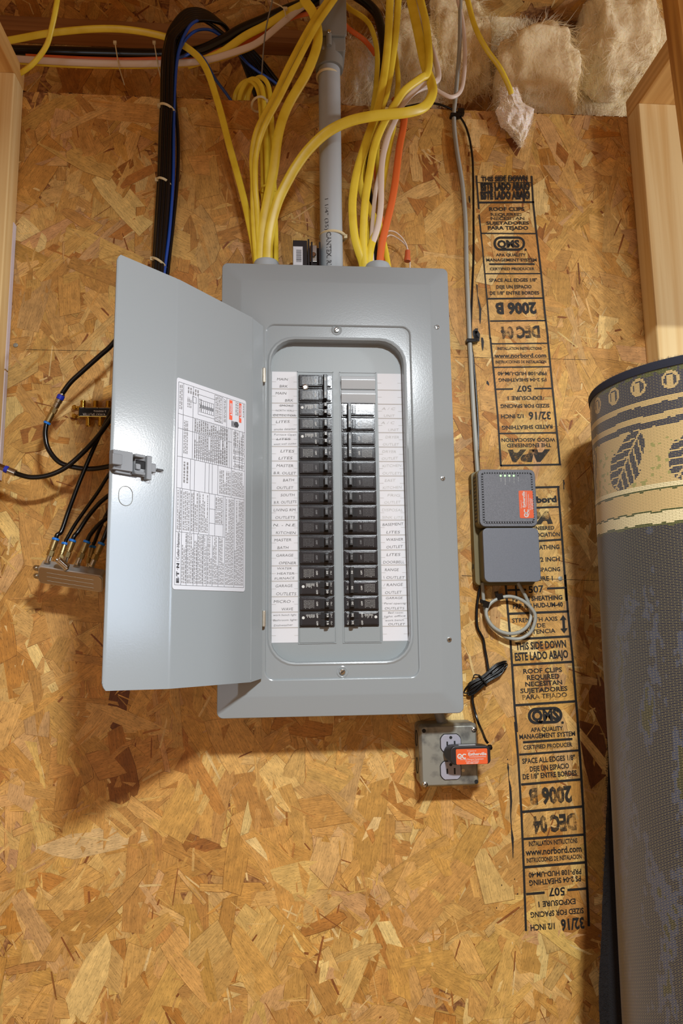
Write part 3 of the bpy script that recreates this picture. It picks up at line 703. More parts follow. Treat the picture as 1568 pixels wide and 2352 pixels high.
# sheet-steel skin: a fold near the hinge, a shallow fold at mid width, rolled rim
uf1, uf2 = DP(577, 1100)[0], DP(397, 1100)[0]
mb = MB(); prof = [(0, -.004), (.003, -.001), (uf1-.0015, 0.0), (uf1, .0013), (uf1+.002, .0013), (uf2-.003, .0016), (uf2, .0006), (uf2+.003, .0008), (DW-.004, -.0060), (DW-.0012, -.0066), (DW, -.0080)]
def pn(u):
    for (a, na), (b, nb) in zip(prof, prof[1:]):
        if u <= b: return na+(nb-na)*(u-a)/(b-a)
    return prof[-1][1]
def Dk(u, z, n=0.0): return D(u, z, n+pn(u)-.0015)
def drect(inset, back):
    cols = []
    for u, n in prof:
        uu = min(max(u, inset), DW-inset); f = uu/DW
        z0 = DZ0+(dz0f-DZ0)*f+inset; z1 = DZ1+(dz1f-DZ1)*f-inset
        r = .012; e = max(0, r-min(uu, DW-uu)) if True else 0
        k = r-math.sqrt(max(r*r-e*e, 0))
        cols.append((uu, n-back, z0+k, z1-k))
    return cols
cf, cb_ = drect(0, 0), drect(0, .0015)
vs = []
for c in (cf, cb_):
    for u, n, z0, z1 in c: vs += [D(u, z0, n), D(u, z1, n)]
K = len(prof); fs = []
for k in range(K-1):
    fs.append((2*k, 2*k+2, 2*k+3, 2*k+1)); o_ = 2*K; fs.append((o_+2*k, o_+2*k+1, o_+2*k+3, o_+2*k+2))
    fs.append((2*k, o_+2*k, o_+2*k+2, 2*k+2)); fs.append((2*k+1, 2*k+3, o_+2*k+3, o_+2*k+1))
fs += [(0, 1, 2*K+1, 2*K), (2*K-2, 4*K-2, 4*K-1, 2*K-1)]
mb.add(vs, fs); mb.build('door_skin', 'paint', door, smooth_ang=.5)
mb = MB()   # thin rolled edge of the free side
for z in (0,): mb.tube([D(DW-.0002, dz0f+.012, -.0076), D(DW-.0002, dz1f-.012, -.0076)], .0009, 8)
mb.tube([D(uf1, DZ0+.004, .0010), D(uf1, DZ1-.001, .0010)], .0011, 8); mb.build('bead', 'paint', door)
for py in (862, 1421):
    p = P(606, py, -.1195); mb = MB(); mb.lathe(p-UZ*.0125, UZ, [(0, .0024), (.001, .003), (.024, .003), (.025, .0024)], 12); mb.obox(p+V(-.003, .004, 0), UX*.004, V(0, .001, 0), UZ*.012); mb.build('hinge', 'hinge_metal', panel)
# knockout ring
cu_, cz_ = DP(289, 1139, -.004); mb = MB()
mb.tube([Dk(cu_+x, cz_+z, .0018) for x, z in rr(-.0105, .0105, -.0130, .0130, .0100, 5)], .0004, 5, per=1, closed=True); mb.build('knockout', 'pvc_dark', door)
# latch: grey moulded slide latch, seen from inside
L0u, L0z = DP(264, 1030, .004); lu = lambda px, py: DP(px, py, .006)
lat = empty('latch', D(L0u, L0z-.03), door)
def dbox(mb, u0, u1, z0, z1, n0, n1, b=.0008):
    a, c = min(u0, u1), max(u0, u1); q = lambda i, n: [Dk(u, z, n) for u, z in rr(a+i, c-i, z0+i, z1-i, .0015, 2)]
    mb.loft([q(0, n0), q(0, n1-b), q(b, n1)])
def lbox(name, x0, y0, x1, y1, n0, n1, m='latch_grey'):
    ua, za = DP(230+x0/7.84, 1000+y0/7.84, n1-.005); ub, zb = DP(230+x1/7.84, 1000+y1/7.84, n1-.004)
    mb = MB(); dbox(mb, ua, ub, min(za, zb), max(za, zb), n0, n1); o = mb.build(name, m, lat); return o
lbox('latch_body', 285, 235, 605, 660, .002, .011); lbox('latch_grip', 275, 305, 430, 535, .009, .0165); lbox('latch_foot', 300, 600, 590, 720, .002, .007)
lbox('latch_frame', 625, 330, 830, 760, .002, .005); lbox('latch_prong', 640, 320, 825, 415, .004, .013); lbox('latch_prong', 635, 635, 825, 725, .004, .013)
lbox('latch_opening', 640, 430, 825, 620, .004, .0056, 'black_gap'); lbox('latch_spring', 650, 500, 740, 625, .005, .0075); lbox('latch_bar', 840, 360, 925, 810, .002, .009); lbox('latch_bar', 905, 500, 1000, 680, .002, .007); lbox('latch_bolt', 995, 590, 1130, 655, .002, .006)
# instruction sheet inside the door: text runs upwards
SN = .0022
q = [DP(405, 866, SN), DP(567, 921, SN), DP(560, 1361, SN), DP(397, 1351, SN)]
su0, su1 = (q[1][0]+q[2][0])/2, (q[0][0]+q[3][0])/2; sz_0, sz_1 = (q[2][1]+q[3][1])/2, (q[0][1]+q[1][1])/2
mb = MB(); ring_ = lambda n: [D(u, z, n) for u, z in rr(su0, su1, sz_0, sz_1, .004, 4)]
mb.loft([ring_(SN-.0008), ring_(SN)]); sheet = mb.build('instruction_sheet', 'sticker_white', door, smooth_ang=None)
SL, SHH = sz_1-sz_0, su1-su0
# sheet coordinates: a = 0..1 upwards (reading direction), b = 0..1 from the hinge side to the free side
def SP(a, b, n=SN+.0003): return D(su0+SHH*b, sz_0+SL*a, n)
ml, mt, md, mk = MB(), MB(), MB(), MB()
def srect(mb, a0, a1, b0, b1, n=SN+.0003): mb.add([SP(a0, b0, n), SP(a1, b0, n), SP(a1, b1, n), SP(a0, b1, n)], [(0, 1, 2, 3)])
TA, TB = .0012, .0034
def hl(a0, a1, b): srect(ml, a0, a1, b-TB*.5, b+TB*.5)
def vl(a, b0, b1): srect(ml, a-TA*.5, a+TA*.5, b0, b1)
def para(a0, a1, b0, b1, lines, seed, fill=.93):
    r = random.Random(seed); lh = (b1-b0)/lines
    for k in range(lines):
        a = a0; end = a0+(a1-a0)*(1 if r.random() < .75 else r.uniform(.4, .9))
        while a < end:
            w = min(r.uniform(.004, .020), end-a); bb = b1-lh*(k+.5); srect(mt, a, a+w, bb-lh*.24, bb+lh*.24); a += w+.0045
hl(.02, .98, .975); hl(.02, .98, .02); vl(.02, .02, .975); vl(.98, .02, .975)
vl(.265, .31, .975); vl(.47, .02, .975); vl(.62, .22, .975); vl(.825, .02, .975); vl(.755, .22, .975)
hl(.02, .265, .90); hl(.265, .47, .93); hl(.47, .98, .91)
for b in (.83, .74, .69, .61, .56, .485, .40): hl(.02, .265, b)
for b in (.90, .79, .745, .68, .535, ): hl(.265, .47, b)
hl(.265, .47, .455); hl(.265, .47, .335); vl(.325, .335, .535); vl(.395, .335, .535); hl(.02, .47, .31); hl(.02, .47, .17)
for b in (.80, .745, .60, .545, .50, .42, .22): hl(.47, .62, b)
for k in range(20): hl(.62, .825, .78-k*.028)
hl(.62, .98, .78); hl(.47, .825, .22)
for b in (.22, .17, .10, .06): hl(.62, .825, b)
for a in (.66, .70, .735): vl(a, .02, .20)
vl(.62, .02, .22); hl(.825, .98, .30); hl(.90, .98, .10)
for i_, (a0, a1, b0, b1, n) in enumerate(((.03, .26, .83, .895, 3), (.03, .26, .74, .825, 4), (.03, .26, .69, .735, 2), (.03, .26, .61, .685, 4), (.03, .26, .565, .60, 2), (.03, .26, .49, .555, 3), (.03, .26, .405, .48, 4), (.03, .26, .32, .395, 4),
    (.275, .46, .905, .965, 3), (.275, .46, .80, .89, 4), (.275, .46, .69, .785, 4), (.275, .46, .55, .675, 6), (.33, .39, .345, .45, 4), (.40, .46, .345, .45, 4), (.03, .46, .18, .30, 6), (.03, .46, .03, .165, 7), (.48, .61, .03, .21, 9), (.48, .60, .23, .40, 7),
    (.50, .60, .82, .90, 2), (.64, .80, .84, .90, 3), (.63, .75, .28, .76, 17), (.76, .82, .28, .76, 17), (.63, .65, .03, .2, 7), (.67, .69, .03, .2, 7), (.705, .73, .03, .2, 7), (.74, .82, .03, .2, 6), (.85, .97, .92, .965, 2), (.85, .97, .31, .345, 2), (.84, .97, .375, .47, 4),
    (.905, .975, .12, .17, 2), (.905, .975, .03, .055, 1), (.87, .93, .66, .70, 2), (.87, .92, .80, .86, 3), (.94, .97, .70, .86, 5))): para(a0, a1, b0, b1, n, i_)
# wiring diagram
for k in range(7): srect(mk, .885, .902, .50+k*.028, .512+k*.028); hl(.865, .925, .496+k*.028)
vl(.865, .49, .70); vl(.925, .49, .70); vl(.85, .47, .71); vl(.95, .47, .71); hl(.85, .95, .71); vl(.90, .74, .79); vl(.93, .74, .79); hl(.90, .93, .74); hl(.90, .93, .79)
vl(.84, .36, .48); vl(.975, .36, .48); hl(.84, .975, .48); hl(.84, .975, .36)
# warning words and the maker's mark
srect(md, .872, .975, .215, .262); srect(md, .872, .975, .075, .112)
so = lambda a, b: SP(a, b, SN+.0006)
mw = MB(); XA, XB = UZ, UD
mw.text('DANGER', so(.908, .2235), XA, XB, SL*.052, SHH*.030, .03); mw.text('PELIGRO', so(.908, .082), XA, XB, SL*.056, SHH*.025, .03)
for b, h in ((.2235, .033), (.080, .028)):
    mw.add([so(.893, b), so(.905, b), so(.899, b+h)], [(0, 1, 2)])
mk.text('E', so(.030, .925), XA, XB, SL*.022, SHH*.03, .05); mk.text('T', so(.062, .925), XA, XB, SL*.02, SHH*.03, .05); mk.text('N', so(.098, .925), XA, XB, SL*.022, SHH*.03, .05)
for a, b in ((.053, .930), (.059, .944), (.090, .938)): srect(mk, a, a+.004, b, b+.008)
srect(mk, .128, .1292, .92, .962); mk.text('Cutler-Hammer', so(.137, .925), XA, XB, SL*.125, SHH*.034, 0)
mk.lathe(SP(.855, .15), ND, [(0, .0052), (.0001, .0052)], 6)
for k in range(4): srect(mk, .838+k*.0, .868, .165+k*.017, .175+k*.017, SN+.00035)
ml.build('ruled_table', 'print_black', sheet, recalc=False, smooth_ang=None); mt.build('fine_text', 'print_fine', sheet, recalc=False, smooth_ang=None); md.build('warning_band', 'danger_orange', sheet, recalc=False, smooth_ang=None)
mw.build('warning_word', 'sticker_white', sheet, recalc=False, smooth_ang=None); mk.build('maker_mark', 'print_black', sheet, recalc=False, smooth_ang=None)

# cable entry bushings on top of the enclosure
for px in (612, 866):
    p = P(px, 600, -.05); mb = MB(); mb.lathe(V(p.x, -.055, PH-.0118), UZ, [(0, .027), (.012, .027), (.013, .0245), (.036, .0240), (.041, .0215), (.043, .017)], 24); mb.build('entry_bushing', 'pvc', panel)

# ------------------------------------------------------------------ conduit
pc = V(P(760, 500, -.05).x, -.05, 0); R_ = .0208
cond = empty('conduit_riser', V(pc.x, -.05, PH-.0118)); tag(cond, 'grey plastic conduit pipe rising from the panel top', 'conduit')
zt = P(752, 150, -.05).z
mb = MB(); mb.lathe(V(pc.x, -.05, PH-.0118), UZ, [(0, R_), (zt-PH+.0118+.01, R_)], 32); mb.build('pipe', 'pvc', cond)
# lettering printed along the pipe, wrapped on its curve
mt_ = MB()
def pipe_text(body, z0, z1, ang, h, bold=.01):
    vs, fs, x0, x1 = glyphs(body, bold); k = h/CAP; out = []
    for x, y in vs:
        z = z0+(z1-z0)*(x-x0)/(x1-x0); a = ang+y*k/R_; out.append(V(pc.x+math.sin(a)*(R_+.0002), -.05-math.cos(a)*(R_+.0002), z))
    mt_.add(out, fs)
zz = lambda py: P(745, py, -.07).z
pipe_text('1 1/4" (35)', zz(455), zz(527), -.62, .0065, 0); pipe_text('CANTEX. RI', zz(532), zz(608), -.5, .0085, .015)
mt_.build('pipe_lettering', 'print_black', cond, recalc=False, smooth_ang=None)
zc = P(755, 130, -.05).z
mb = MB(); mb.lathe(V(pc.x, -.05, zt-.012), UZ, [(0, .0245), (.001, .0262), (.022, .0268), (.024, .0262), (.036, .0262), (.052, .024), (.060, .018)], 32); mb.build('hub_collar', 'pvc_dark', cond)
bx0, bx1 = P(736, 60, -.075).x, P(794, 60, -.075).x; zb = P(765, 80, -.08).z
mb = MB(); mb.rbox(bx0+.001, bx1-.001, -.018, -.074, zb-.028, zb+.17, .006, .002, 4); mb.build('access_body', 'pvc_dark', cond)
mb = MB(); mb.rbox(bx0-.001, bx1+.001, -.0742, -.080, zb, zb+.17, .005, .0015, 4); mb.build('access_cover', 'pvc_dark', cond)
mb = MB(); mb.lathe(V(P(755, 84, -.08).x, -.079, zb-.022), UZ, [(0, .0045), (.003, .0055), (.024, .0055), (.026, .0045)], 16); mb.build('screw_boss', 'pvc_dark', cond)
mb = MB(); mb.lathe(V(P(755, 84, -.08).x, -.0852, zb+.002), UY, [(-.003, .004), (.001, .004), (.0018, .003)], 16); mb.build('screw', 'zinc', cond)

# ------------------------------------------------------------------ cables
def cable(name, label, pts, r=.0033, m='yellow_jacket', flat=None, cat='cable', group=None, per=6, n=10):
    mb = MB(); mb.tube([P(*p) for p in pts], r, n, flat, per); o = mb.build(name, m, smooth_ang=1.2); tag(o, label, cat, group); return o
NM = (.0064, .0027)
GY = 'yellow cables at the panel'
Y = 'yellow_cable'
cable(Y, 'yellow cable from the left stud passing behind the black bundle to the left bushing', [(-30, 100, .0), (20, 93, .0), (130, 74, .0), (260, 66, .0), (370, 82, .0), (430, 110, -.005), (470, 152, -.015), (500, 235, -.03), (528, 340, -.035), (558, 450, -.04), (580, 550, -.045), (588, 600, -.05), (590, 612, -.05)], flat=NM, group=GY)
cable(Y, 'broad yellow cable bending at the conduit box down to the left bushing', [(694, -20, -.09), (700, 2, -.095), (718, 28, -.10), (729, 68, -.10), (727, 107, -.10), (704, 168, -.095), (661, 243, -.085), (640, 305, -.08), (628, 393, -.07), (616, 451, -.066), (602, 527, -.06), (598, 585, -.056), (598, 612, -.055)], flat=(.0086, .0028), group=GY)
cable(Y, 'outermost thin yellow cable slanting from the conduit box to the left bushing', [(765, -20, -.095), (751, 2, -.10), (711, 61, -.108), (661, 154, -.10), (626, 229, -.09), (591, 296, -.08), (579, 357, -.072), (581, 420, -.066), (581, 476, -.06), (585, 553, -.056), (590, 612, -.055)], flat=(.0052, .0026), group=GY)
cable(Y, 'second thin yellow cable slanting beside the outermost one', [(781, -20, -.10), (766, 2, -.105), (726, 61, -.115), (683, 143, -.108), (644, 221, -.098), (605, 296, -.086), (588, 357, -.076), (586, 420, -.07), (590, 476, -.063), (594, 553, -.058), (600, 612, -.05)], flat=(.0052, .0026), group=GY)
for k, (dx, dy, dd, lab) in enumerate(((0, 0, 0, 'leftmost of the yellow cables looping over the wall top by the left bushing'), (11, 4, -.012, 'second of the yellow cables looping over the wall top'), (20, -3, .004, 'third of the yellow cables looping over the wall top'), (30, 8, -.008, 'rightmost of the yellow cables looping over the wall top'))):
    cable(Y, lab, [(536+dx, 246, .045+dd*.3), (541+dx, 215, .035+dd), (556+dx*.9, 192-dy*.6, .012+dd), (576+dx*.8, 186-dy, -.012+dd), (592+dx*.8, 205-dy, -.024+dd), (598+dx*.8, 245, -.028+dd), (602+dx*.8, 330, -.032+dd), (604+dx*.85, 430, -.036+dd), (606+dx*.9, 530, -.042+dd*.7), (607+dx*.9, 612, -.048+dd*.5)], flat=(.0048, .0029, .4), group=GY)
cable(Y, 'yellow cable swooping across the front of the grey conduit to the left bushing', [(938, -25, -.03), (944, 2, -.035), (959, 71, -.04), (976, 150, -.05), (990, 190, -.06), (992, 217, -.07), (973, 246, -.08), (930, 259, -.088), (859, 266, -.095), (801, 279, -.10), (751, 304, -.10), (709, 343, -.095), (680, 382, -.09), (661, 415, -.084), (639, 460, -.076), (624, 511, -.068), (616, 558, -.062), (614, 612, -.058)], flat=(.0090, .0029), group=GY)
cable(Y, 'yellow cable in the right group bending left at the white cable', [(960, -25, -.04), (966, 2, -.045), (978, 54, -.05), (985, 125, -.055), (981, 168, -.062), (966, 180, -.066), (930, 207, -.07), (908, 238, -.07), (880, 285, -.068), (859, 339, -.066), (848, 400, -.064), (838, 468, -.062), (834, 548, -.058), (838, 615, -.056)], flat=(.0072, .0028), group=GY)
cable(Y, 'straight broad yellow cable, leftmost of the right group', [(898, -25, -.05), (895, 2, -.05), (891, 89, -.052), (882, 171, -.055), (866, 250, -.056), (842, 321, -.058), (822, 385, -.06), (812, 436, -.06), (809, 484, -.06), (815, 548, -.058), (831, 600, -.055), (834, 615, -.054)], flat=(.0076, .0028), group=GY)
cable(Y, 'printed yellow cable just right of the straight broad one', [(917, -25, -.04), (914, 2, -.04), (909, 71, -.042), (898, 154, -.045), (885, 221, -.048), (864, 275, -.05), (838, 343, -.052), (826, 393, -.052), (827, 425, -.05), (840, 464, -.048), (858, 500, -.048), (864, 528, -.05), (853, 562, -.056), (847, 600, -.056), (848, 615, -.055)], flat=(.0068, .0028), group=GY)
cable(Y, 'dull yellow cable behind the right group, against the insulation', [(905, 110, .0), (911, 150, -.01), (914, 185, -.016), (911, 220, -.022), (906, 260, -.026), (902, 300, -.03), (890, 360, -.034), (880, 420, -.036), (872, 470, -.036), (872, 520, -.038), (884, 570, -.042), (892, 615, -.046)], flat=(.0052, .0027), group=GY)
cable(Y, 'yellow cable curving behind the conduit box into the right group', [(780, -10, .03), (797, 16, .025), (837, 43, .015), (855, 71, .008), (866, 125, -.004), (863, 200, -.018), (855, 255, -.026), (846, 330, -.032), (836, 400, -.036), (836, 470, -.04), (843, 540, -.044), (852, 615, -.048)], flat=(.0050, .0027), group=GY)
cable(Y, 'thin olive yellow cable under the white one in the right group', [(872, 300, -.02), (866, 350, -.028), (868, 420, -.03), (858, 480, -.03), (850, 540, -.036), (856, 615, -.046)], flat=(.0044, .0026), group=GY)
cable(Y, 'yellow cable hanging from above into the insulation', [(1066, -25, -.07), (1074, 2, -.07), (1090, 60, -.068), (1115, 110, -.062), (1145, 152, -.055), (1160, 180, -.05), (1170, 203, -.045), (1174, 216, -.04)], flat=(.0050, .0029), group=GY)
cable(Y, 'yellow cable at the upper left, hanging in front of the long horizontal cables', [(134, -25, -.07), (131, 2, -.07), (121, 54, -.06), (107, 104, -.045), (79, 143, -.03), (50, 166, -.02), (20, 180, -.01)], flat=(.0048, .0028), group=GY)
GT = 'cables running along the wall top'
cable('yellow_cable', 'yellow cable climbing to the right above the white one along the wall top', [(430, 150, .03), (501, 125, .02), (561, 84, .01), (611, 58, .005), (654, 32, 0), (700, 8, -.005), (740, -20, -.01)], flat=(.0075, .0036), group=GT)
cable('yellow_cable', 'yellow cable below the white one along the wall top', [(20, 142, .03), (143, 151, .03), (250, 154, .03), (357, 153, .03), (464, 146, .03), (560, 118, .025), (600, 98, .02)], flat=(.0034, .0028), group=GT)
cable('white_cable', 'white cable running along the wall top under the black one', [(10, 134, .022), (36, 135, .022), (143, 142, .022), (250, 146, .022), (357, 146, .022), (464, 140, .02), (560, 112, .014), (600, 92, .012), (645, 55, .005), (680, 26, 0), (708, 6, -.005), (740, -20, -.01)], m='white_jacket', flat=(.0062, .0032), group=GT)
cable('orange_cable', 'orange cable peeking out between black and white along the wall top', [(60, 130, .035), (125, 133, .035), (214, 137, .035), (321, 138, .035), (440, 130, .035), (560, 98, .03), (654, 47, .02), (704, 31, .015), (760, 26, .012), (798, 64, .03), (837, 93, .04), (862, 125, .04)], m='orange_jacket', flat=(.0050, .0028), group=GT)
cable('black_cable', 'thick black cable running along the wall top', [(5, 116, .04), (29, 118, .04), (143, 121, .04), (250, 124, .04), (357, 126, .04), (446, 121, .035), (511, 95, .03), (554, 70, .025), (608, 47, .02), (661, 24, .01), (720, 2, .0), (760, -20, 0)], r=.0115, m='black_jacket', group=GT, n=14)
cable('black_cable', 'thick black cable curving over beside the conduit box', [(800, -20, .05), (844, 9, .05), (868, 40, .05), (880, 100, .045), (880, 170, .04), (878, 240, .035), (876, 275, .03)], r=.0095, m='black_jacket', n=14)
cable('black_cable', 'black cable in the right group, behind the yellow ones', [(880, 225, .015), (872, 280, -.014), (858, 330, -.03), (846, 371, -.036), (846, 420, -.04), (856, 480, -.04), (861, 530, -.042), (861, 615, -.048)], r=.0046, m='black_jacket')
W = 'white_cable'
cable(W, 'white cable folding sharply to the left in the right group', [(951, -20, -.02), (955, 2, -.025), (963, 46, -.03), (991, 114, -.04), (1006, 165, -.045), (1001, 187, -.05), (966, 197, -.055), (930, 231, -.058), (909, 271, -.06), (888, 321, -.062), (877, 375, -.062), (875, 430, -.06), (874, 475, -.058), (867, 522, -.056), (852, 570, -.055), (846, 615, -.054)], m='white_jacket', flat=(.0056, .0027))
cable(W, 'thin white cable looping under the grey cable to the right', [(1050, -20, -.03), (1052, 2, -.03), (1062, 50, -.03), (1067, 110, -.03), (1066, 165, -.032), (1058, 208, -.036), (1037, 223, -.04), (1010, 212, -.042), (987, 200, -.044), (951, 214, -.046), (923, 245, -.048), (902, 285, -.05), (886, 339, -.05), (872, 393, -.05), (862, 440, -.05), (856, 500, -.05), (853, 560, -.052), (855, 615, -.054)], m='white_jacket', flat=(.0040, .0026))
cable('orange_cable', 'orange cable at the right of the right group', [(905, 225, .02), (926, 262, -.018), (926, 290, -.03), (917, 339, -.038), (907, 420, -.044), (898, 470, -.047), (886, 520, -.05), (876, 565, -.052), (871, 615, -.054)], m='orange_jacket', flat=(.0068, .0030))
cable('orange_cable', 'slim orange cable half hidden behind the yellow ones', [(880, 240, .01), (870, 286, -.015), (866, 340, -.022), (862, 393, -.026), (868, 450, -.03), (880, 530, -.036), (886, 615, -.045)], m='orange_jacket', flat=(.0034, .0024))
# hanging steel wire
cable('hanger_wire', 'thin dark wire hanging in front of the horizontal cables', [(628, -20, -.03), (625, 2, -.03), (611, 64, -.025), (604, 125, -.02), (600, 196, -.012)], r=.0014, m='pvc_dark', cat='wire', n=6)

# black coaxial bundle on the left
GC = 'black coaxial cables in the left bundle'
ENDS = [[(342, 730, -.03), (310, 752, -.06), (275, 770, -.085)], [(348, 770, -.025), (325, 860, -.045), (262, 930, -.060)], [(354, 770, -.025), (330, 850, -.05), (275, 930, -.07)], [(360, 800, -.025), (345, 950, -.04), (280, 1062, -.062)],
        [(350, 800, -.03), (335, 940, -.045), (270, 1060, -.060)], [(358, 820, -.03), (345, 1000, -.05), (275, 1120, -.07)], [(364, 820, -.03), (355, 1040, -.055), (275, 1175, -.075)]]
ords = ('leftmost', 'second', 'third', 'fourth', 'fifth', 'sixth', 'rightmost')
for k in range(7):
    o = (k % 4)*8.2 + (4 if k > 3 else 0); d = -.006-(.009 if k > 3 else 0); ax = 405+k*9; ay = 34-(k % 3)*8+(k > 3)*6
    xb = 354+o*.86
    cable('coaxial_cable', '%s black coaxial cable of the bundle arching down behind the open door' % ords[k],
          [(640-k*9, 190+k*5, .10), (585-k*4, 122+k*5, .085), (530-k*2+k*3, 75+k*3, .06), (478+k*5, 30+k*4, .03), (430+k*3, 24+k*4, .005), (394+o*.6, 62+k*3, -.008+d), (380+o*.8, 105, -.012+d), (374+o, 150, -.013+d), (372+o, 240, -.012+d), (369+o, 300, -.011+d), (366+o, 400, -.012+d), (360+o, 500, -.012+d), (xb, 610, -.012+d), (xb-4, 680, -.014+d)]+ENDS[k], r=.0042, m='black_jacket', group=GC, n=10)
cable('coaxial_cable', 'single black coaxial cable hanging free at the right of the bundle', [(560, 120, .06), (490, 60, .03), (440, 45, .0), (408, 100, -.012), (400, 160, -.016), (402, 230, -.018), (408, 300, -.016), (409, 370, -.014), (405, 440, -.014), (397, 520, -.014), (388, 600, -.016), (380, 680, -.018), (372, 820, -.025), (360, 1000, -.05), (330, 1110, -.07), (264, 1170, -.085)], r=.0034, m='black_jacket', group=GC, n=8)
cable('blue_cable', 'blue cable arching over and down beside the black bundle', [(540, 110, .06), (505, 80, .045), (483, 56, .03), (461, 46, .012), (437, 58, -.005), (416, 98, -.018), (405, 150, -.022), (400, 230, -.022), (399, 300, -.022), (398, 400, -.02), (394, 470, -.02), (388, 540, -.021), (378, 620, -.022), (372, 680, -.022)], r=.0031, m='blue_jacket', n=8)
cable('blue_cable', 'lower blue cable looping beside the arch of the black bundle', [(555, 116, .05), (515, 88, .04), (483, 69, .025), (450, 71, .01), (425, 92, -.005), (409, 128, -.014), (403, 180, -.016), (399, 260, -.016)], r=.0029, m='blue_jacket', n=8)
cable('blue_cable', 'blue cable dropping behind the wall top right of the black bundle', [(405, 134, .0), (424, 128, .004), (447, 119, .008), (466, 134, .01), (480, 156, .013), (494, 181, .018), (520, 216, .03), (540, 245, .04)], r=.0030, m='blue_jacket', n=8)
cable('blue_cable', 'blue cable deep behind the wall top near the looped yellow cables', [(540, 112, .07), (562, 140, .07), (590, 163, .075), (625, 185, .08), (650, 205, .085)], r=.0028, m='blue_jacket', n=8)
# grey and black cables on the right
cable('grey_cable', 'grey cable running down the board to the grey wall box', [(1058, -20, -.03), (1057, 2, -.03), (1055, 107, -.026), (1048, 200, -.014), (1042, 271, -.006), (1048, 339, -.006), (1058, 400, -.006), (1063, 437, -.006), (1069, 514, -.006), (1071, 610, -.006), (1075, 705, -.006), (1078, 779, -.006), (1081, 836, -.006), (1085, 913, -.007), (1090, 990, -.008), (1095, 1066, -.010), (1097, 1090, -.010)], r=.0042, m='grey_jacket')
cable('black_wire', 'thin black cable running beside the grey cable to the wall box', [(925, 252, .02), (937, 244, .01), (991, 237, -.002), (1037, 251, -.005), (1062, 277, -.006), (1076, 311, -.005), (1084, 357, -.005), (1086, 400, -.005), (1087, 495, -.005), (1087, 590, -.005), (1084, 667, -.005), (1081, 772, -.005), (1087, 830, -.005), (1092, 890, -.005), (1097, 970, -.006), (1098, 1040, -.007), (1100, 1088, -.010)], r=.0021, m='black_jacket')
# grey coil under the wall box
cable('grey_cable', 'grey cable coiled in a loop below the grey wall box', [(1107, 1338, -.02), (1108, 1350, -.018), (1110, 1377, -.013), (1114, 1400, -.012), (1119, 1425, -.013), (1136, 1446, -.014), (1164, 1464, -.015), (1193, 1467, -.016), (1217, 1453, -.018), (1228, 1428, -.020), (1227, 1408, -.021), (1212, 1389, -.021), (1193, 1376, -.020), (1170, 1370, -.019), (1147, 1374, -.018), (1126, 1386, -.018), (1116, 1406, -.019), (1123, 1428, -.021), (1139, 1445, -.022), (1164, 1455, -.022), (1189, 1453, -.020), (1208, 1441, -.016), (1218, 1422, -.012), (1218, 1400, -.010), (1207, 1371, -.013), (1195, 1349, -.018), (1189, 1338, -.02)], r=.0032, m='grey_jacket', per=6)
for px, py, a, nm in ((1146, 1371, 0.2, 'black clip tie on the grey coil top'), (1115, 1388, 1.2, 'black clip tie on the left of the grey coil')):
    p = P(px, py, -.0165); mb = MB(); d = V(math.cos(a), 0, math.sin(a)); mb.obox(p, d*.0055, V(0, .0055, 0), d.cross(UY)*.0052); mb.obox(p+V(-.004, 0, .004), d*.003, V(0, .002, 0), d.cross(UY)*.006)
    tag(mb.build('cable_tie', 'black_jacket'), nm, 'cable tie')
for px, py, y, nm in ((1043, 267, -.006, 'black tie round the grey cable at the wall top'), (1080, 784, -.006, 'black tie holding the grey and black cables to the board')):
    p = P(px, py, y); mb = MB(); mb.rbox(p.x-.009, p.x+.011, -.0005, -.0125, p.z-.0035, p.z+.0035, .002, .001); mb.box(p.x+.009, p.x+.014, -.001, -.012, p.z-.002, p.z+.004); tag(mb.build('cable_tie', 'black_jacket'), nm, 'cable tie')
p = P(1055, 261, -.003); mb = MB(); mb.rbox(p.x-.005, p.x+.008, -.001, -.012, p.z-.006, p.z+.006, .001, .001); tag(mb.build('staple_block', 'black_jacket'), 'small black plastic cable block at the wall top', 'cable clip')
# pale cable ties
def tie(c0, c1, y, r, label, head=0, m='tie_plastic', depth=.012):
    a, b = P(*c0, y), P(*c1, y); c = (a+b)/2; hx = (b-a)/2; mb = MB()
    ring_ = [c+hx*math.cos(t*2*PI/20)+V(0, depth*math.sin(t*2*PI/20), 0) for t in range(20)]
    mb.tube(ring_, r, 6, (r*2, r*.7), 2, True); hp = a if head == 0 else b
    mb.obox(hp+UY*.003, UX*.003, V(0, .003, 0), UZ*.0035); tag(mb.build('cable_tie', m), label, 'cable tie')
tie((366, 246), (402, 260), -.018, .0011, 'pale tie round the black bundle near the wall top', depth=.016)
tie((361, 416), (392, 427), -.017, .0011, 'pale tie round the black bundle at half height', depth=.016)
tie((350, 597), (381, 615), -.018, .0011, 'pale tie round the black bundle at the open door edge', depth=.016)
tie((728, 177), (777, 180), -.05, .0011, 'pale tie round the conduit below its collar', 1, depth=.0222)
tie((735, 543), (793, 546), -.05, .0011, 'yellowed tie round the conduit above the panel', 1, depth=.0222)
tie((578, 243), (612, 236), -.034, .0010, 'pale tie round the looped yellow cables', 1, depth=.02)
tie((598, 440), (630, 440), -.042, .0009, 'yellow tie round the yellow bundle at half height', 1, 'yellow_jacket', .02)
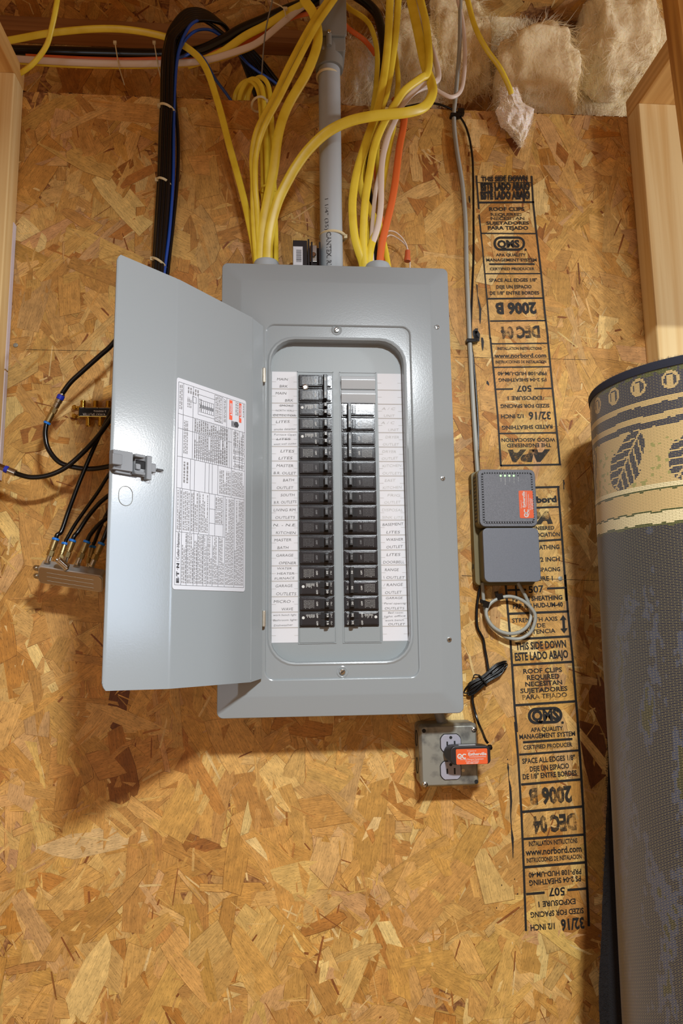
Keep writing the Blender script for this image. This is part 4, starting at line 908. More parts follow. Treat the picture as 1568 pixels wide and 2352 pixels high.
for k, px in enumerate((268, 358)):
    p0, p1 = P(px-4, 98, .015), P(px, 152, .015); mb = MB(); mb.tube([p0, p1+V(.004, 0, 0)], .0011, 6); mb.obox(p0, UX*.003, V(0, .002, 0), UZ*.003); mb.tube([p1+V(.004, 0, 0), p1+V(.004, .05, .0)], .0011, 6)
    tag(mb.build('cable_tie', 'tie_plastic'), ('left' if k == 0 else 'right')+' tan tie hanging round the horizontal cables at the wall top', 'cable tie')
mb = MB(); a = P(655, 20, -.012); mb.tube([P(620, 2, -.01), P(650, 18, -.013), P(656, 40, -.01)], .0012, 6); mb.obox(a, UX*.004, V(0, .002, 0), UZ*.003)
tag(mb.build('cable_tie', 'tie_plastic'), 'tan tie round the climbing yellow and white cables', 'cable tie')

# low voltage wires and wire nut above the panel
cable('doorbell_wire', 'thin pinkish wire curving from the cables to the orange wire nut', [(878, 545, -.045), (888, 532, -.045), (905, 532, -.042), (922, 545, -.04), (933, 562, -.04), (936, 578, -.04)], r=.0013, m='white_jacket', cat='wire', n=6)
cable('doorbell_wire', 'thin pinkish wire passing behind the orange wire nut into the panel', [(880, 552, -.04), (895, 540, -.038), (914, 548, -.036), (930, 562, -.036), (940, 585, -.037), (941, 618, -.038)], r=.0013, m='white_jacket', cat='wire', n=6)
p = P(936, 575, -.04); mb = MB(); mb.lathe(p, V(-.06, 0, -1), [(0, .0035), (.001, .0048), (.010, .0052), (.019, .0066), (.022, .0062)], 12); tag(mb.build('wire_nut', 'wirenut'), 'small orange wire nut above the right end of the panel', 'wire nut')

# spare breaker standing on top of the panel
e0, e1 = P(672, 600, -.05), P(735, 600, -.05)
zt_ = P(700, 564, -.06).z
sp = empty('spare_breaker', V((e0.x+e1.x)/2, -.05, PH-.0118)); tag(sp, 'black spare breaker with a barcode standing on top of the panel', 'breaker')
mb = MB(); mb.rbox(e0.x, e0.x+.0255, -.02, -.078, PH-.0118, zt_, .001, .0008, 2); mb.build('body', 'breaker_plastic', sp)
mb = MB(); x = e0.x+.0265
mb.rbox(x, e1.x, -.02, -.060, PH-.0118, zt_-.004, .001, .0008, 2)
for xx in (x, x+.0058, e1.x-.0035): mb.rbox(xx, xx+.0032, -.02, -.078, PH-.0118, zt_+(.003 if xx == x else -.002), .0008, .0006, 2)
mb.build('terminal_housing', 'breaker_plastic', sp)
bc = P(684, 588, -.0785); bw = .0085; zb1 = P(684, 566, -.0785).z
mb = MB(); mb.box(bc.x-bw, bc.x+bw, -.0781, -.0784, zb1-.050, zb1); lb = mb.build('barcode_label', 'sticker_white', sp, smooth_ang=None)
mb = MB(); rnd = random.Random(8); z = zb1-.006
while z > zb1-.030:
    h = rnd.choice((.0004, .0007, .0011)); mb.box(bc.x-bw*.35, bc.x+bw*.75, -.0784, -.07848, z-h, z); z -= h+rnd.choice((.0005, .0008))
mb.build('barcode', 'print_black', lb, recalc=False, smooth_ang=None)
q_ = P(719, 577, -.0605); mb = MB(); mb.rbox(q_.x-.0065, q_.x+.0065, -.0598, -.064, q_.z-.022, q_.z+.010, .001, .0008, 2); mb.build('terminal_plate', 'zinc', sp)
mb = MB(); mb.lathe(q_+V(0, -.004, -.010), UY, [(0, .0048), (.003, .0048), (.004, .0036)], 16); mb.build('terminal_screw', 'chrome', sp)

# ------------------------------------------------------------------ grey network box on the board
YT = -.052
q = [P(*p, YT) for p in ((1097, 1077), (1228, 1079), (1235, 1208), (1102, 1211))]
ux0, ux1, uz0, uz1 = avg(q[0].x, q[3].x), avg(q[1].x, q[2].x), avg(q[2].z, q[3].z), avg(q[0].z, q[1].z)
q = [P(*p, YT) for p in ((1108, 1213), (1236, 1213), (1241, 1336), (1113, 1337))]
wx0, wx1, wz0, wz1 = avg(q[0].x, q[3].x), avg(q[1].x, q[2].x), avg(q[2].z, q[3].z), avg(q[0].z, q[1].z)
net = empty('network_box', V(avg(ux0, ux1), 0, wz0)); tag(net, 'grey plastic network box with four green lights on the board', 'network box')
mb = MB(); mb.rbox(ux0-.004, ux1+.002, -.0016, -.020, wz0-.004, uz1+.002, .008, .0015, 4); mb.build('mounting_base', 'device_side', net)
mb = MB(); mb.rbox(ux0-.001, ux1+.001, -.020, -.046, uz0-.001, uz1+.001, .010, .001, 5); up = mb.build('upper_case', 'device_side', net)
mb = MB(); mb.rbox(ux0, ux1, -.046, YT, uz0, uz1, .010, .0018, 5); fr = mb.build('upper_frame', 'device_grey', net)
mb = MB(); mb.rbox(ux0+.0055, ux1-.0055, YT+.001, YT-.0004, uz0+.0055, uz1-.0055, .006, .0003, 4); mb.build('groove', 'black_gap', fr)
mb = MB(); mb.rbox(ux0+.0085, ux1-.0085, YT+.001, YT-.0018, uz0+.0085, uz1-.0085, .003, .0008, 4); fp = mb.build('face_plate', 'device_grey', net)
mb = MB(); n = 19                           # square teeth that break the vent groove all round
for k in range(n):
    t = (k+.5)/n; x = ux0+.0085+(ux1-ux0-.017)*t; z = uz0+.0085+(uz1-uz0-.017)*t; g = (ux1-ux0-.017)/n*.28
    for zz0 in (uz0+.0055, uz1-.0085): mb.box(x-g-.0012, x+g-.0012, YT-.0003, YT-.0013, zz0, zz0+.003)
    for xx0 in (ux0+.0055, ux1-.0085): mb.box(xx0, xx0+.003, YT-.0003, YT-.0013, z-g-.0012, z+g-.0012)
mb.build('vent_teeth', 'device_grey', fr, smooth_ang=None)
c9b = lambda x, y: P(1040+x/5.6, 1040+y/5.6, YT-.0018)
for x in (612, 668, 724, 780):
    mb = MB(); mb.lathe(c9b(x, 295), UY, [(-.0005, .0017), (.0004, .0015), (.0007, .0008)], 10); mb.build('status_light', 'led_green', fp)
mb = MB(); mb.lathe(c9b(836, 295), UY, [(-.0005, .0012), (.0002, .0011)], 10); mb.build('status_light', 'black_gap', fp)
mb = MB()
for x, y0, y1, t in ((617, 315, 368, 'Power'), (672, 315, 408, 'Broadband'), (728, 315, 370, 'Voice'), (784, 315, 390, 'Service'), (840, 308, 362, 'Fail')):
    a, b = c9b(x, y1), c9b(x, y0); mb.text(t, a+UX*.0007+UY*.0002, UZ, -UX, (b-a).length, .0013, 0)
mb.build('light_name', 'white_print', fp, recalc=False, smooth_ang=None)
def owner_sticker(parent, o, xd, yd, w, h, nrm):
    """orange owner's sticker: o = lower left corner, w along the writing"""
    o = Vector(o); mb = MB(); pts = rr(0, w, 0, h, h*.08, 3); mb.loft([[o+xd*x+yd*z for x, z in pts], [o+xd*x+yd*z+nrm*.0003 for x, z in pts]]); st = mb.build('owner_sticker', 'sticker_orange', parent, smooth_ang=None)
    mt = MB(); t = lambda s, x, y, ww, hh, b=.01: mt.text(s, o+xd*(x*w)+yd*(y*h)+nrm*.0005, xd, yd, ww*w, hh*h, b)
    t('Property of', .36, .83, .28, .07); t('Estherville', .39, .57, .58, .18, .03); t('Communications', .42, .44, .53, .085)
    t('Do Not Remove Equipment', .13, .29, .74, .085); t('From Premises', .30, .165, .42, .085); t('855-888-2207', .32, .04, .38, .085, .015)
    def arc(cx, cy, r, a0, a1, th):
        n = 16; L = []
        for k in range(n+1):
            a = math.radians(a0+(a1-a0)*k/n)
            for rr_ in (r-th, r+th): L.append(o+xd*(cx*w+rr_*math.cos(a)*h)+yd*(cy*h+rr_*math.sin(a)*h)+nrm*.0005)
        mt.add(L, [(2*k, 2*k+1, 2*k+3, 2*k+2) for k in range(n)])
    arc(.115, .53, .135, -20, 330, .035); arc(.115, .53, .05, 200, 400, .02); arc(.265, .53, .135, 40, 310, .035)
    mt.build('sticker_lettering', 'white_print', st, recalc=False, smooth_ang=None); return st
a, b, c = c9b(860, 855), c9b(838, 500), c9b(1040, 848)
owner_sticker(fp, V(c.x, YT-.0019, c.z+.001), UZ, -UX, (b-a).length, (c-a).length, UY)
# side vents and latch windows on the left flank
for k in range(13):
    z = uz1-.012-k*(uz1-uz0-.024)/12
    mb = MB()
    for y in (-.027, -.032, -.037): mb.box(ux0-.0014, ux0-.0006, y-.0009, y+.0009, z-.0017, z+.0017)
    mb.build('vent_hole', 'black_gap', up, smooth_ang=None)
mb = MB(); mb.rbox(wx0, wx1, -.020, YT, wz0, wz1, .009, .0015, 5); lw = mb.build('lower_case', 'device_side', net)
mb = MB(); mb.rbox(wx0-.0004, wx1+.0004, -.046, YT-.0014, wz0-.0004, wz1+.0004, .009, .0016, 5); mb.build('lower_cover', 'device_lower', net)
for z in (uz1-.034, wz0+.030):
    mb = MB(); mb.box(ux0-.0046, ux0-.0036, -.013, -.008, z-.004, z+.004); mb.build('latch_window', 'black_gap', net, smooth_ang=None)

# ------------------------------------------------------------------ outlet box, plug-in adapter, cord
YO = -.050
q = [P(*p, YO) for p in ((964, 1668), (1094, 1661), (1102, 1805), (968, 1809))]
x0, x1, z0, z1 = avg(q[0].x, q[3].x), avg(q[1].x, q[2].x), avg(q[2].z, q[3].z), avg(q[0].z, q[1].z)
ob = empty('outlet_box', V(avg(x0, x1), 0, z0)); tag(ob, 'square galvanised outlet box under the panel corner', 'outlet box')
mb = MB(); mb.rbox(x0-.001, x1+.001, -.0016, -.040, z0-.001, z1+.001, .008, .002, 4); mb.build('box_body', 'galvanised', ob)
mb = MB(); q_ = lambda i, y: ring(x0+i, x1-i, z0+i, z1-i, .006, y, 4)
mb.loft([q_(-.001, -.040), q_(0, -.0425), q_(.002, YO+.002), q_(.0045, YO)], False, True); cp = mb.build('cover_plate', 'galvanised', ob)
for k, (zz0, zz1) in enumerate(((z0+.06, z0+.09), (z0+.015, z0+.045))):
    mb = MB(); mb.tube([V(x0-.0014, -.021+a*.0, avg(zz0, zz1)) + V(0, .009*math.cos(t*PI/6), .013*math.sin(t*PI/6)) for t in range(12) for a in (0,)], .0006, 5, per=1, closed=True); mb.build('knockout', 'black_gap', ob)
c11 = lambda x, y, yy=YO: P(930+x/6.272, 1620+y/6.272, yy)
for x, y in ((272, 368), (1026, 1100)): mb = MB(); mb.lathe(c11(x, y), UY, [(-.001, .0034), (.0001, .0034)], 14); mb.build('mounting_hole', 'black_gap', cp)
for x, y in ((990, 348), (288, 1140)):
    p = c11(x, y); mb = MB(); mb.lathe(p, UY, [(-.001, .0046), (.0012, .0044), (.0022, .003), (.0026, .001)], 16); s_ = mb.build('screw', 'zinc', cp)
    ms_ = MB()
    for k in range(2): a = .4+k*PI/2; ms_.obox(p+UY*.0024, V(math.cos(a), 0, math.sin(a))*.0022, V(0, .0003, 0), V(-math.sin(a), 0, math.cos(a))*.0004)
    ms_.build('slot', 'black_gap', s_, smooth_ang=None)
p = c11(835, 935); mb = MB(); mb.lathe(p, UY, [(-.001, .003), (.001, .0028)], 12); mb.build('screw', 'zinc', cp)
for cy_ in (545, 935):     # the two faces of the receptacle
    c = c11(655, cy_); mb = MB(); w, h = .0172, .0143
    out = []
    for k in range(32):
        a = 2*PI*k/32; out.append((max(-w*.98, min(w*.98, w*1.08*math.cos(a))), max(-h, min(h, w*1.02*math.sin(a)))))
    mb.loft([[c+V(x*1.07, .0002, z*1.08) for x, z in out], [c+V(x*1.07, -.0004, z*1.08) for x, z in out]]); mb.build('face_gap', 'black_gap', cp, smooth_ang=None)
    mb = MB(); mb.loft([[c+V(x, -.0004, z) for x, z in out], [c+V(x, -.0022, z) for x, z in out], [c+V(x*.95, -.0027, z*.95) for x, z in out]]); rc = mb.build('receptacle_face', 'receptacle', ob)
    mb = MB()
    for dx, hh in ((-.0063, .0042), (.0063, .0050)): mb.box(c.x+dx-.0013, c.x+dx+.0013, YO-.0026, YO-.0029, c.z-.001-hh, c.z-.001+hh)
    mb.lathe(V(c.x, YO-.0024, c.z+.0095), UY, [(0, .0026), (.0005, .0026)], 12); mb.build('slot', 'black_gap', rc, smooth_ang=None)
# connector up into the panel
a = c11(545, 235, -.028); b = V(a.x-.012, -.030, .013)
mb = MB(); mb.lathe(a-UZ*.006, (b-a), [(0, .0105), (.006, .0105), (.007, .0085), ((b-a).length, .0085)], 16); mb.build('connector', 'pvc_dark', ob)
# adapter: a flat black brick standing out from the upper socket
ad = empty('power_adapter', c11(860, 720, YO-.004)); tag(ad, 'black plug-in power adapter with an orange sticker in the upper socket', 'power adapter')
YA0, YA1 = YO-.0030, YO-.034
q = [P(930+x/6.272, 1620+y/6.272, YA1) for x, y in ((650, 605), (1225, 568), (1240, 835), (680, 875))]
ax0, ax1, az0, az1 = avg(q[0].x, q[3].x)-.001, avg(q[1].x, q[2].x), avg(q[2].z, q[3].z), avg(q[0].z, q[1].z)
mb = MB(); qa = lambda i, y, r, dx=0: ring(ax0+i+dx, ax1-i, az0+i, az1-i, r, y, 6)
mb.loft([qa(.004, YA0, .012, -.006), qa(.001, YA0-.003, .013, -.006), qa(0, YA0-.012, .010, -.003), qa(0, YA1+.002, .007), qa(.0007, YA1+.0006, .007), qa(.002, YA1, .006)]); mb.build('adapter_body', 'adapter_black', ad)
mb = MB(); mb.box(ax0+.016, ax0+.044, YA0-.018, YA0-.024, az1-.0002, az1+.0003); mb.build('rating_label', 'sticker_white', ad, smooth_ang=None)
mb = MB(); mb.lathe(V(ax1-.002, YA1+.006, az1-.004), UX, [(0, .0045), (.004, .0045), (.006, .0035)], 12); mb.build('cord_collar', 'black_jacket', ad)
a, b, c = P(930+738/6.272, 1620+860/6.272, YA1), P(930+1190/6.272, 1620+835/6.272, YA1), P(930+725/6.272, 1620+632/6.272, YA1)
xd = UX
owner_sticker(ad, V(a.x, YA1-.0001, avg(a.z, b.z)), UX, UZ, (b.x-a.x), c.z-avg(a.z, b.z), UY)
# adapter cord with its wound-up bundle
cd = empty('adapter_cord', P(1115, 1560, -.008)); tag(cd, 'thin black adapter cord wound into a tied bundle beside the panel', 'power cord')
def cord(name, pts, r=.00125):
    mb = MB(); mb.tube([P(*p) for p in pts], r, 6, (r*1.7, r), 6); mb.build(name, 'black_jacket', cd, smooth_ang=1.2)
cord('lead', [(1101, 1342, -.018), (1101, 1352, -.012), (1095, 1397, -.008), (1096, 1439, -.008), (1109, 1467, -.008), (1113, 1490, -.008), (1117, 1511, -.008), (1122, 1540, -.010), (1130, 1548, -.014)])
cord('lead', [(1092, 1585, -.012), (1086, 1595, -.010), (1085, 1611, -.010), (1092, 1641, -.012), (1100, 1665, -.022), (1107, 1680, -.040), (1114, 1698, -.066), (1120, 1707, -.074)])
rnd = random.Random(2)
for k in range(6):
    off = (k-2.5)*4.2; e = rnd.uniform(-5, 5); f = rnd.uniform(-4, 4); y = -.006-.0022*(k % 3)
    c0 = V(1115+off*.45, 1560+off*.5, 0)
    pts = [(1072+e+off*.2, 1588+off*.35, y), (1080+off*.2, 1575+off*.6, y-.002), (1112+off*.35, 1556+off*.35, y-.003), (1140+off*.3, 1532+off*.5, y-.002), (1158+f+off*.1, 1524+off*.5, y), (1164+f*.4-abs(off)*.6, 1532+off*.6, y-.001), (1145+off*.2, 1546+off*.5, y-.003), (1117+off*.3, 1562+off*.45, y-.004), (1088+off*.3, 1588+off*.4, y-.003), (1074+e+off*.2, 1594+off*.3, y-.001)]
    mb = MB(); mb.tube([P(*p) for p in pts], .00125, 6, None, 5, True); mb.build('cord_loop', 'black_jacket', cd, smooth_ang=1.2)
mb = MB(); c = P(1108, 1563, -.010); dd = (P(1160, 1524, -.01)-P(1072, 1588, -.01)).normalized(); nn = dd.cross(UY)
mb.tube([c+nn*.011*math.cos(t*PI/6)+V(0, .009*math.sin(t*PI/6), 0) for t in range(12)], .0013, 6, per=2, closed=True); mb.tube([c-nn*.011, c-nn*.016-dd*.006, c-nn*.013-dd*.011], .0011, 6); mb.build('twist_tie', 'black_gap', cd)

# ------------------------------------------------------------------ splitters and coaxial leads at the left
sy = -.024
g0, g1 = P(179, 957, sy), P(262, 935, sy)
gs = empty('gold_splitter', V(avg(g0.x, g1.x), 0, g0.z)); tag(gs, 'black labelled splitter with brass ports screwed to the board', 'splitter')
mb = MB(); mb.rbox(g0.x, g1.x, -.0055, sy, g0.z, g1.z, .001, .001, 2); mb.build('case', 'brass', gs)
mb = MB(); mb.rbox(g0.x+.0012, g1.x-.0012, sy, sy-.0005, g0.z+.0012, g1.z-.0012, .0008, .0002, 2); fc = mb.build('face_label', 'black_gap', gs)
mt = MB(); yt = sy-.0006; hh = g1.z-g0.z
for t, xa, zb_, w, h in (('4-WAY SPLITTER', .76, .30, .63, .22), ('5-900MHz', .78, .60, .35, .18), ('OUT', .98, .88, .09, .08), ('IN', .55, .88, .04, .08), ('OUT', .15, .88, .09, .08), ('OUT', .32, .10, .09, .08), ('OUT', .8, .10, .09, .08)):
    mt.text(t, V(g0.x+(g1.x-g0.x)*xa, yt, g1.z-hh*(1-zb_)+hh*.10-(0 if 0 else hh*.05)), -UX, -UZ, (g1.x-g0.x)*w, hh*h, .01)
for x0_, x1_, z_ in ((.2, .5, .88), (.58, .9, .88), (.06, .28, .1), (.38, .72, .1)): mt.box(g0.x+(g1.x-g0.x)*x0_, g0.x+(g1.x-g0.x)*x1_, yt, yt-.0001, g0.z+hh*z_-.0002, g0.z+hh*z_+.0002)
mt.build('label_print', 'white_print', fc, recalc=False, smooth_ang=None)
def port(mb, p, ax, L=.0135, r=.0047):
    prof = [(0, r*1.15), (.002, r*1.15), (.0022, r)]
    k = .003
    while k < L-.001: prof += [(k, r), (k+.0004, r*.92), (k+.0008, r)]; k += .0014
    prof += [(L, r), (L+.0006, r*.8), (L-.002, r*.55)]
    mb.lathe(p, ax, prof, 14)
for px, up_ in ((190, 1), (219, 1), (248, 1), (204, -1), (232, -1), (258, -1)):
    mb = MB(); x = P(px, 946, -.014).x; port(mb, V(x, -.014, g1.z if up_ > 0 else g0.z), UZ*up_); mb.build('port', 'brass', gs)
for py in (937, 957):
    p = P(172, py, -.004); mb = MB(); mb.rbox(p.x-.004, g0.x+.002, -.0016, -.0055, p.z-.003, p.z+.003, .002, .0005, 3); mb.lathe(p-V(0, .004, 0), UY, [(0, .0044), (.0015, .0042), (.0028, .0025)], 12); mb.build('mounting_lug', 'brass', gs)

# silver splitter hanging from its leads, tilted so that its smooth back faces down into the room
ss = empty('silver_splitter', P(165, 1310, -.07)); tag(ss, 'silver splitter with coaxial leads screwed into its top', 'splitter')
ca = P(86, 1300, -.10); cb2 = P(236, 1324, -.10)
EX = (cb2-ca).normalized(); tl = math.radians(40)
EN = V(0, -math.cos(tl), -math.sin(tl)); EN = (EN-EX*EN.dot(EX)).normalized(); EU = EN.cross(EX)
if EU.z < 0: EU = -EU
SWd, SHt, STk = (cb2-ca).length, .034, .019
def S3(x, u, n): return ca+EX*x+EU*u+EN*n        # u = 0 upper front edge, negative down the back plate; n = 0 front, negative into the body
mb = MB(); rg = lambda n, i: [S3(x, u, n) for x, u in rr(i, SWd-i, -SHt+i, -i, .006, 4)]
mb.loft([rg(-STk, .001), rg(-STk+.001, 0), rg(-.0015, 0), rg(-.0002, .001)]); mb.build('case', 'cast_zinc', ss)
mb = MB(); mb.loft([rg(-.0002, .0015), rg(.0006, .002), rg(.0008, .003)]); mb.build('back_plate', 'chrome', ss)
mb = MB()
for u in (-.010, -.018, -.026): mb.obox(S3(SWd*.5, u, .0009), EX*SWd*.36, EU*.0003, EN*.0001)
mb.build('plate_rib', 'nickel', ss)
for x in (.000, ):
    for u in (-.008, -.024):
        mb = MB(); mb.loft([[S3(x_, u_, n) for x_, u_ in rr(-.009, .004, u-.005, u+.005, .004, 4)] for n in (-.006, -.0035)]); mb.lathe(S3(-.004, u, -.0035), EN, [(0, .0034), (.001, .0032), (.002, .002)], 12); mb.build('mounting_lug', 'nickel', ss)
def fconn(mb_parent, p, ax, collar='blue_ring', body='champagne', L=.030):
    ax = Vector(ax).normalized()
    mb = MB(); mb.lathe(p, ax, [(0, .0052), (.0004, .0058), (.009, .0058), (.0098, .005)], 6); mb.build('hex_nut', body, mb_parent, smooth_ang=.4)
    mb = MB(); mb.lathe(p+ax*.0098, ax, [(0, .0047), (.0022, .0047), (.0026, .0056), (.0165, .0056), (.017, .0052)], 16); mb.build('sleeve', body, mb_parent)
    mb = MB(); mb.lathe(p+ax*.0268, ax, [(0, .0056), (.0004, .006), (.0034, .006), (.004, .0052)], 16); mb.build('ring', collar, mb_parent)
    return p+ax*.0305
ports = [((112, 1283), (127, 1241)), ((150, 1286), (166, 1243)), ((181, 1288), (199, 1246)), ((214, 1292), (231, 1253))]
GL = 'coaxial leads on the silver splitter'
leads = [[(141, 1220, -.085), (155, 1180, -.08), (166, 1150, -.078), (181, 1110, -.075), (206, 1050, -.07), (226, 1005, -.066), (248, 960, -.062), (262, 930, -.06)],
         [(180, 1220, -.085), (201, 1188, -.08), (226, 1158, -.078), (247, 1140, -.076), (275, 1120, -.07)],
         [(209, 1226, -.088), (226, 1206, -.085), (246, 1190, -.08), (275, 1175, -.075)],
         [(240, 1232, -.09), (252, 1200, -.09), (264, 1170, -.085)]]
labs = ['leftmost coaxial lead rising from the silver splitter to the gold one', 'second coaxial lead rising from the silver splitter', 'third coaxial lead rising from the silver splitter', 'rightmost coaxial lead rising from the silver splitter beside the door']
for (a, b), ld, lab in zip(ports, leads, labs):
    pa, pb = P(*a, -.093), P(*b, -.090)
    mb = MB(); d = (pb-pa).normalized(); port(mb, pa-d*.008, d, .014, .0046); mb.build('port', 'chrome', ss)
    co = empty('coaxial_lead', pa); tag(co, lab, 'cable', GL)
    e = fconn(co, pa+d*.004, d)
    mb = MB(); mb.tube([e-d*.002, e+d*.006]+[P(*p) for p in ld], .0036, 10); mb.build('cable', 'black_jacket', co, smooth_ang=1.2)
# two more leads on the ports behind
for (a, b), ld, lab in ((((136, 1290), (145, 1262)), [(152, 1240, -.07), (172, 1205, -.066), (200, 1165, -.064), (225, 1130, -.062), (245, 1098, -.06), (270, 1060, -.06)], 'coaxial lead behind the second one on the silver splitter'),
                        (((204, 1298), (210, 1270)), [(216, 1248, -.07), (226, 1222, -.066), (240, 1190, -.064), (262, 1150, -.06)], 'coaxial lead behind the rightmost ones on the silver splitter')):
    pa, pb = P(*a, -.075), P(*b, -.072); d = (pb-pa).normalized(); mb = MB(); port(mb, pa-d*.006, d, .010, .0042); mb.build('port', 'chrome', ss)
    co = empty('coaxial_lead', pa); tag(co, lab, 'cable', GL); e = fconn(co, pa+d*.002, d)
    mb = MB(); mb.tube([e-d*.002, e+d*.006]+[P(*p) for p in ld], .0030, 10); mb.build('cable', 'black_jacket', co, smooth_ang=1.2)
pa, pb = P(153, 1303, -.099), P(133, 1285, -.112); mb = MB(); port(mb, pa, pb-pa, (pb-pa).length, .0055); mb.build('port', 'chrome', ss)
# upper joined leads
cl = empty('coaxial_lead', P(142, 908, -.07)); tag(cl, 'coaxial lead coming from behind the door top to the inline joint', 'cable')
j0, j1 = P(143, 905, -.070), P(108, 972, -.068); jd = (j1-j0).normalized()
mb = MB(); mb.tube([P(275, 770, -.085), P(252, 797, -.082), P(228, 818, -.08), P(190, 852, -.076), P(163, 877, -.073), j0-jd*.004, j0+jd*.002], .0042, 10); mb.build('cable', 'black_jacket', cl, smooth_ang=1.2)
JL = (j1-j0).length
for t0, t1, r, m in ((0, .05, .0052, 'nickel'), (.05, .19, .0062, 'blue_band'), (.19, .30, .0060, 'nickel'), (.30, .46, .0054, 'nickel'), (.46, .56, .0046, 'chrome')):
    mb = MB(); mb.lathe(j0+jd*JL*t0, jd, [(0, r*.92), (.0006, r), (JL*(t1-t0)-.0006, r), (JL*(t1-t0), r*.92)], 16); mb.build('ring' if 'band' in m else 'sleeve', m, cl)
c2 = empty('coaxial_lead', P(108, 972, -.068)); tag(c2, 'coaxial lead looping down from the inline joint and back behind the door', 'cable')
e = fconn(c2, j1-jd*.0290, jd)
mb = MB(); mb.tube([e-jd*.003, e+jd*.001, P(104, 1000, -.07), P(111, 1031, -.07), P(134, 1060, -.07), P(165, 1072, -.069), P(205, 1077, -.067), P(245, 1072, -.064), P(280, 1062, -.062)], .0042, 10); mb.build('cable', 'black_jacket', c2, smooth_ang=1.2)
c3 = empty('coaxial_lead', P(0, 1072, -.07)); tag(c3, 'coaxial lead running from the left edge up behind the door', 'cable')
k0, k1 = P(-10, 1068, -.075), P(36, 1087, -.073); kd = (k1-k0).normalized(); KL = (k1-k0).length
for t0, t1, r, m in ((0, .45, .0058, 'chrome'), (.45, .62, .0062, 'blue_band'), (.62, 1.0, .0060, 'nickel')):
    mb = MB(); mb.lathe(k0+kd*KL*t0, kd, [(0, r*.92), (.0006, r), (KL*(t1-t0)-.0006, r), (KL*(t1-t0), r*.92)], 6 if t0 == 0 else 16); mb.build('ring' if 'band' in m else 'sleeve', m, c3)
mb = MB(); mb.tube([k1-kd*.004, k1+kd*.002, P(70, 1096, -.074), P(110, 1092, -.074), P(150, 1074, -.076), P(190, 1040, -.078), P(225, 1002, -.076), P(250, 968, -.072), P(275, 930, -.07)], .0042, 10); mb.build('cable', 'black_jacket', c3, smooth_ang=1.2)

# ------------------------------------------------------------------ insulation in the joist space
def batt(label, px, py, y, rx, rz, ry, seed, m='wool', tilt=0, sub=5, fz=6500, squ=.0):
    bm = bmesh.new(); bmesh.ops.create_icosphere(bm, subdivisions=sub, radius=1.0); c = P(px, py, y)
    R = Matrix.Rotation(tilt, 3, 'Y'); s = Vector((seed*3.1, seed*1.7, seed))
    for v in bm.verts:
        n = v.co.normalized(); p = n.copy()
        e = .72; p = V(sgnp(n.x, e), sgnp(n.y, e), sgnp(n.z, e))
        fl = V(n.x*5, n.y*5, n.z*1.6)+V(0, 0, .7*noise.noise(n*2+s))
        k = 1+.24*noise.noise(n*1.5+s)+.13*noise.noise(n*3.2+s)+.07*noise.noise(fl+s)+.030*noise.noise(fl*2.6+s)+.014*noise.noise(fl*6+s)-.16*max(0, .35-abs(noise.noise(n*2.1-s)+.3*noise.noise(n*5+s)))
        v.co = R @ V(p.x*rx*k, p.y*ry*k, p.z*rz*k)
    me = bpy.data.meshes.new('insulation_batt'); bm.to_mesh(me); bm.free(); me.materials.append(MATS[m]); me.polygons.foreach_set('use_smooth', [True]*len(me.polygons))
    o = bpy.data.objects.new('insulation_batt', me); COL.objects.link(o); place(o, c); tag(o, label, 'insulation', 'insulation above the wall')
    rnd = random.Random(seed); mb = MB(); vs_ = me.vertices; nv = len(vs_)
    for k in range(fz):
        v = vs_[rnd.randrange(nv)]
        if v.co.y > .35*ry: continue
        n = v.normal; q = v.co; f = V(.55*noise.noise(q*14+s), -.2, -1+.9*noise.noise(q*11-s))+V(rnd.gauss(0, .28), rnd.gauss(0, .28), rnd.gauss(0, .28)); f = (f-n*f.dot(n)); 
        if f.length < 1e-3: continue
        f.normalize(); L = rnd.uniform(.012, .048); lift_ = rnd.uniform(.0, .22) if rnd.random() < .85 else rnd.uniform(.3, 1)
        p = q+c-n*.001; w = f.cross(n).normalized()*rnd.uniform(.0003, .0011); q1 = p+f*L*.5+n*L*.10+n*L*lift_*.3+w*rnd.uniform(-3, 3); q2 = p+f*L+n*(L*lift_-.001)+w*rnd.uniform(-5, 5)
        mb.add([p-w, p+w, q1+w, q1-w, q2], [(0, 1, 2, 3), (3, 2, 4)])
    if mb.v: tag(mb.build('loose_fibres', 'wool_wisp', o, recalc=False, smooth_ang=None), kind='stuff')
    return o
batt('pale insulation tuft between the conduit and the right cables', 822, 175, .12, .040, .065, .05, 1, 'wool_pale')
batt('insulation lump behind the right group of cables', 945, 150, .12, .070, .10, .06, 2)
batt('insulation lump behind the grey cable', 1050, 120, .13, .070, .11, .06, 3)
batt('broad insulation lump at the upper middle right', 1140, 40, .18, .10, .07, .05, 4)
batt('pale insulation lump resting on the wall top', 1225, 185, .085, .092, .100, .065, 5, 'wool')
batt('large insulation lump beside the right plate', 1405, 105, .11, .080, .115, .07, 6)
batt('insulation strip at the far right against the plate', 1470, 90, .17, .05, .11, .06, 7)
batt('insulation at the top edge of the opening', 1290, -20, .17, .10, .06, .05, 8)
batt('shaded insulation behind the pale lump at the wall top', 1390, 225, .18, .10, .055, .04, 9)
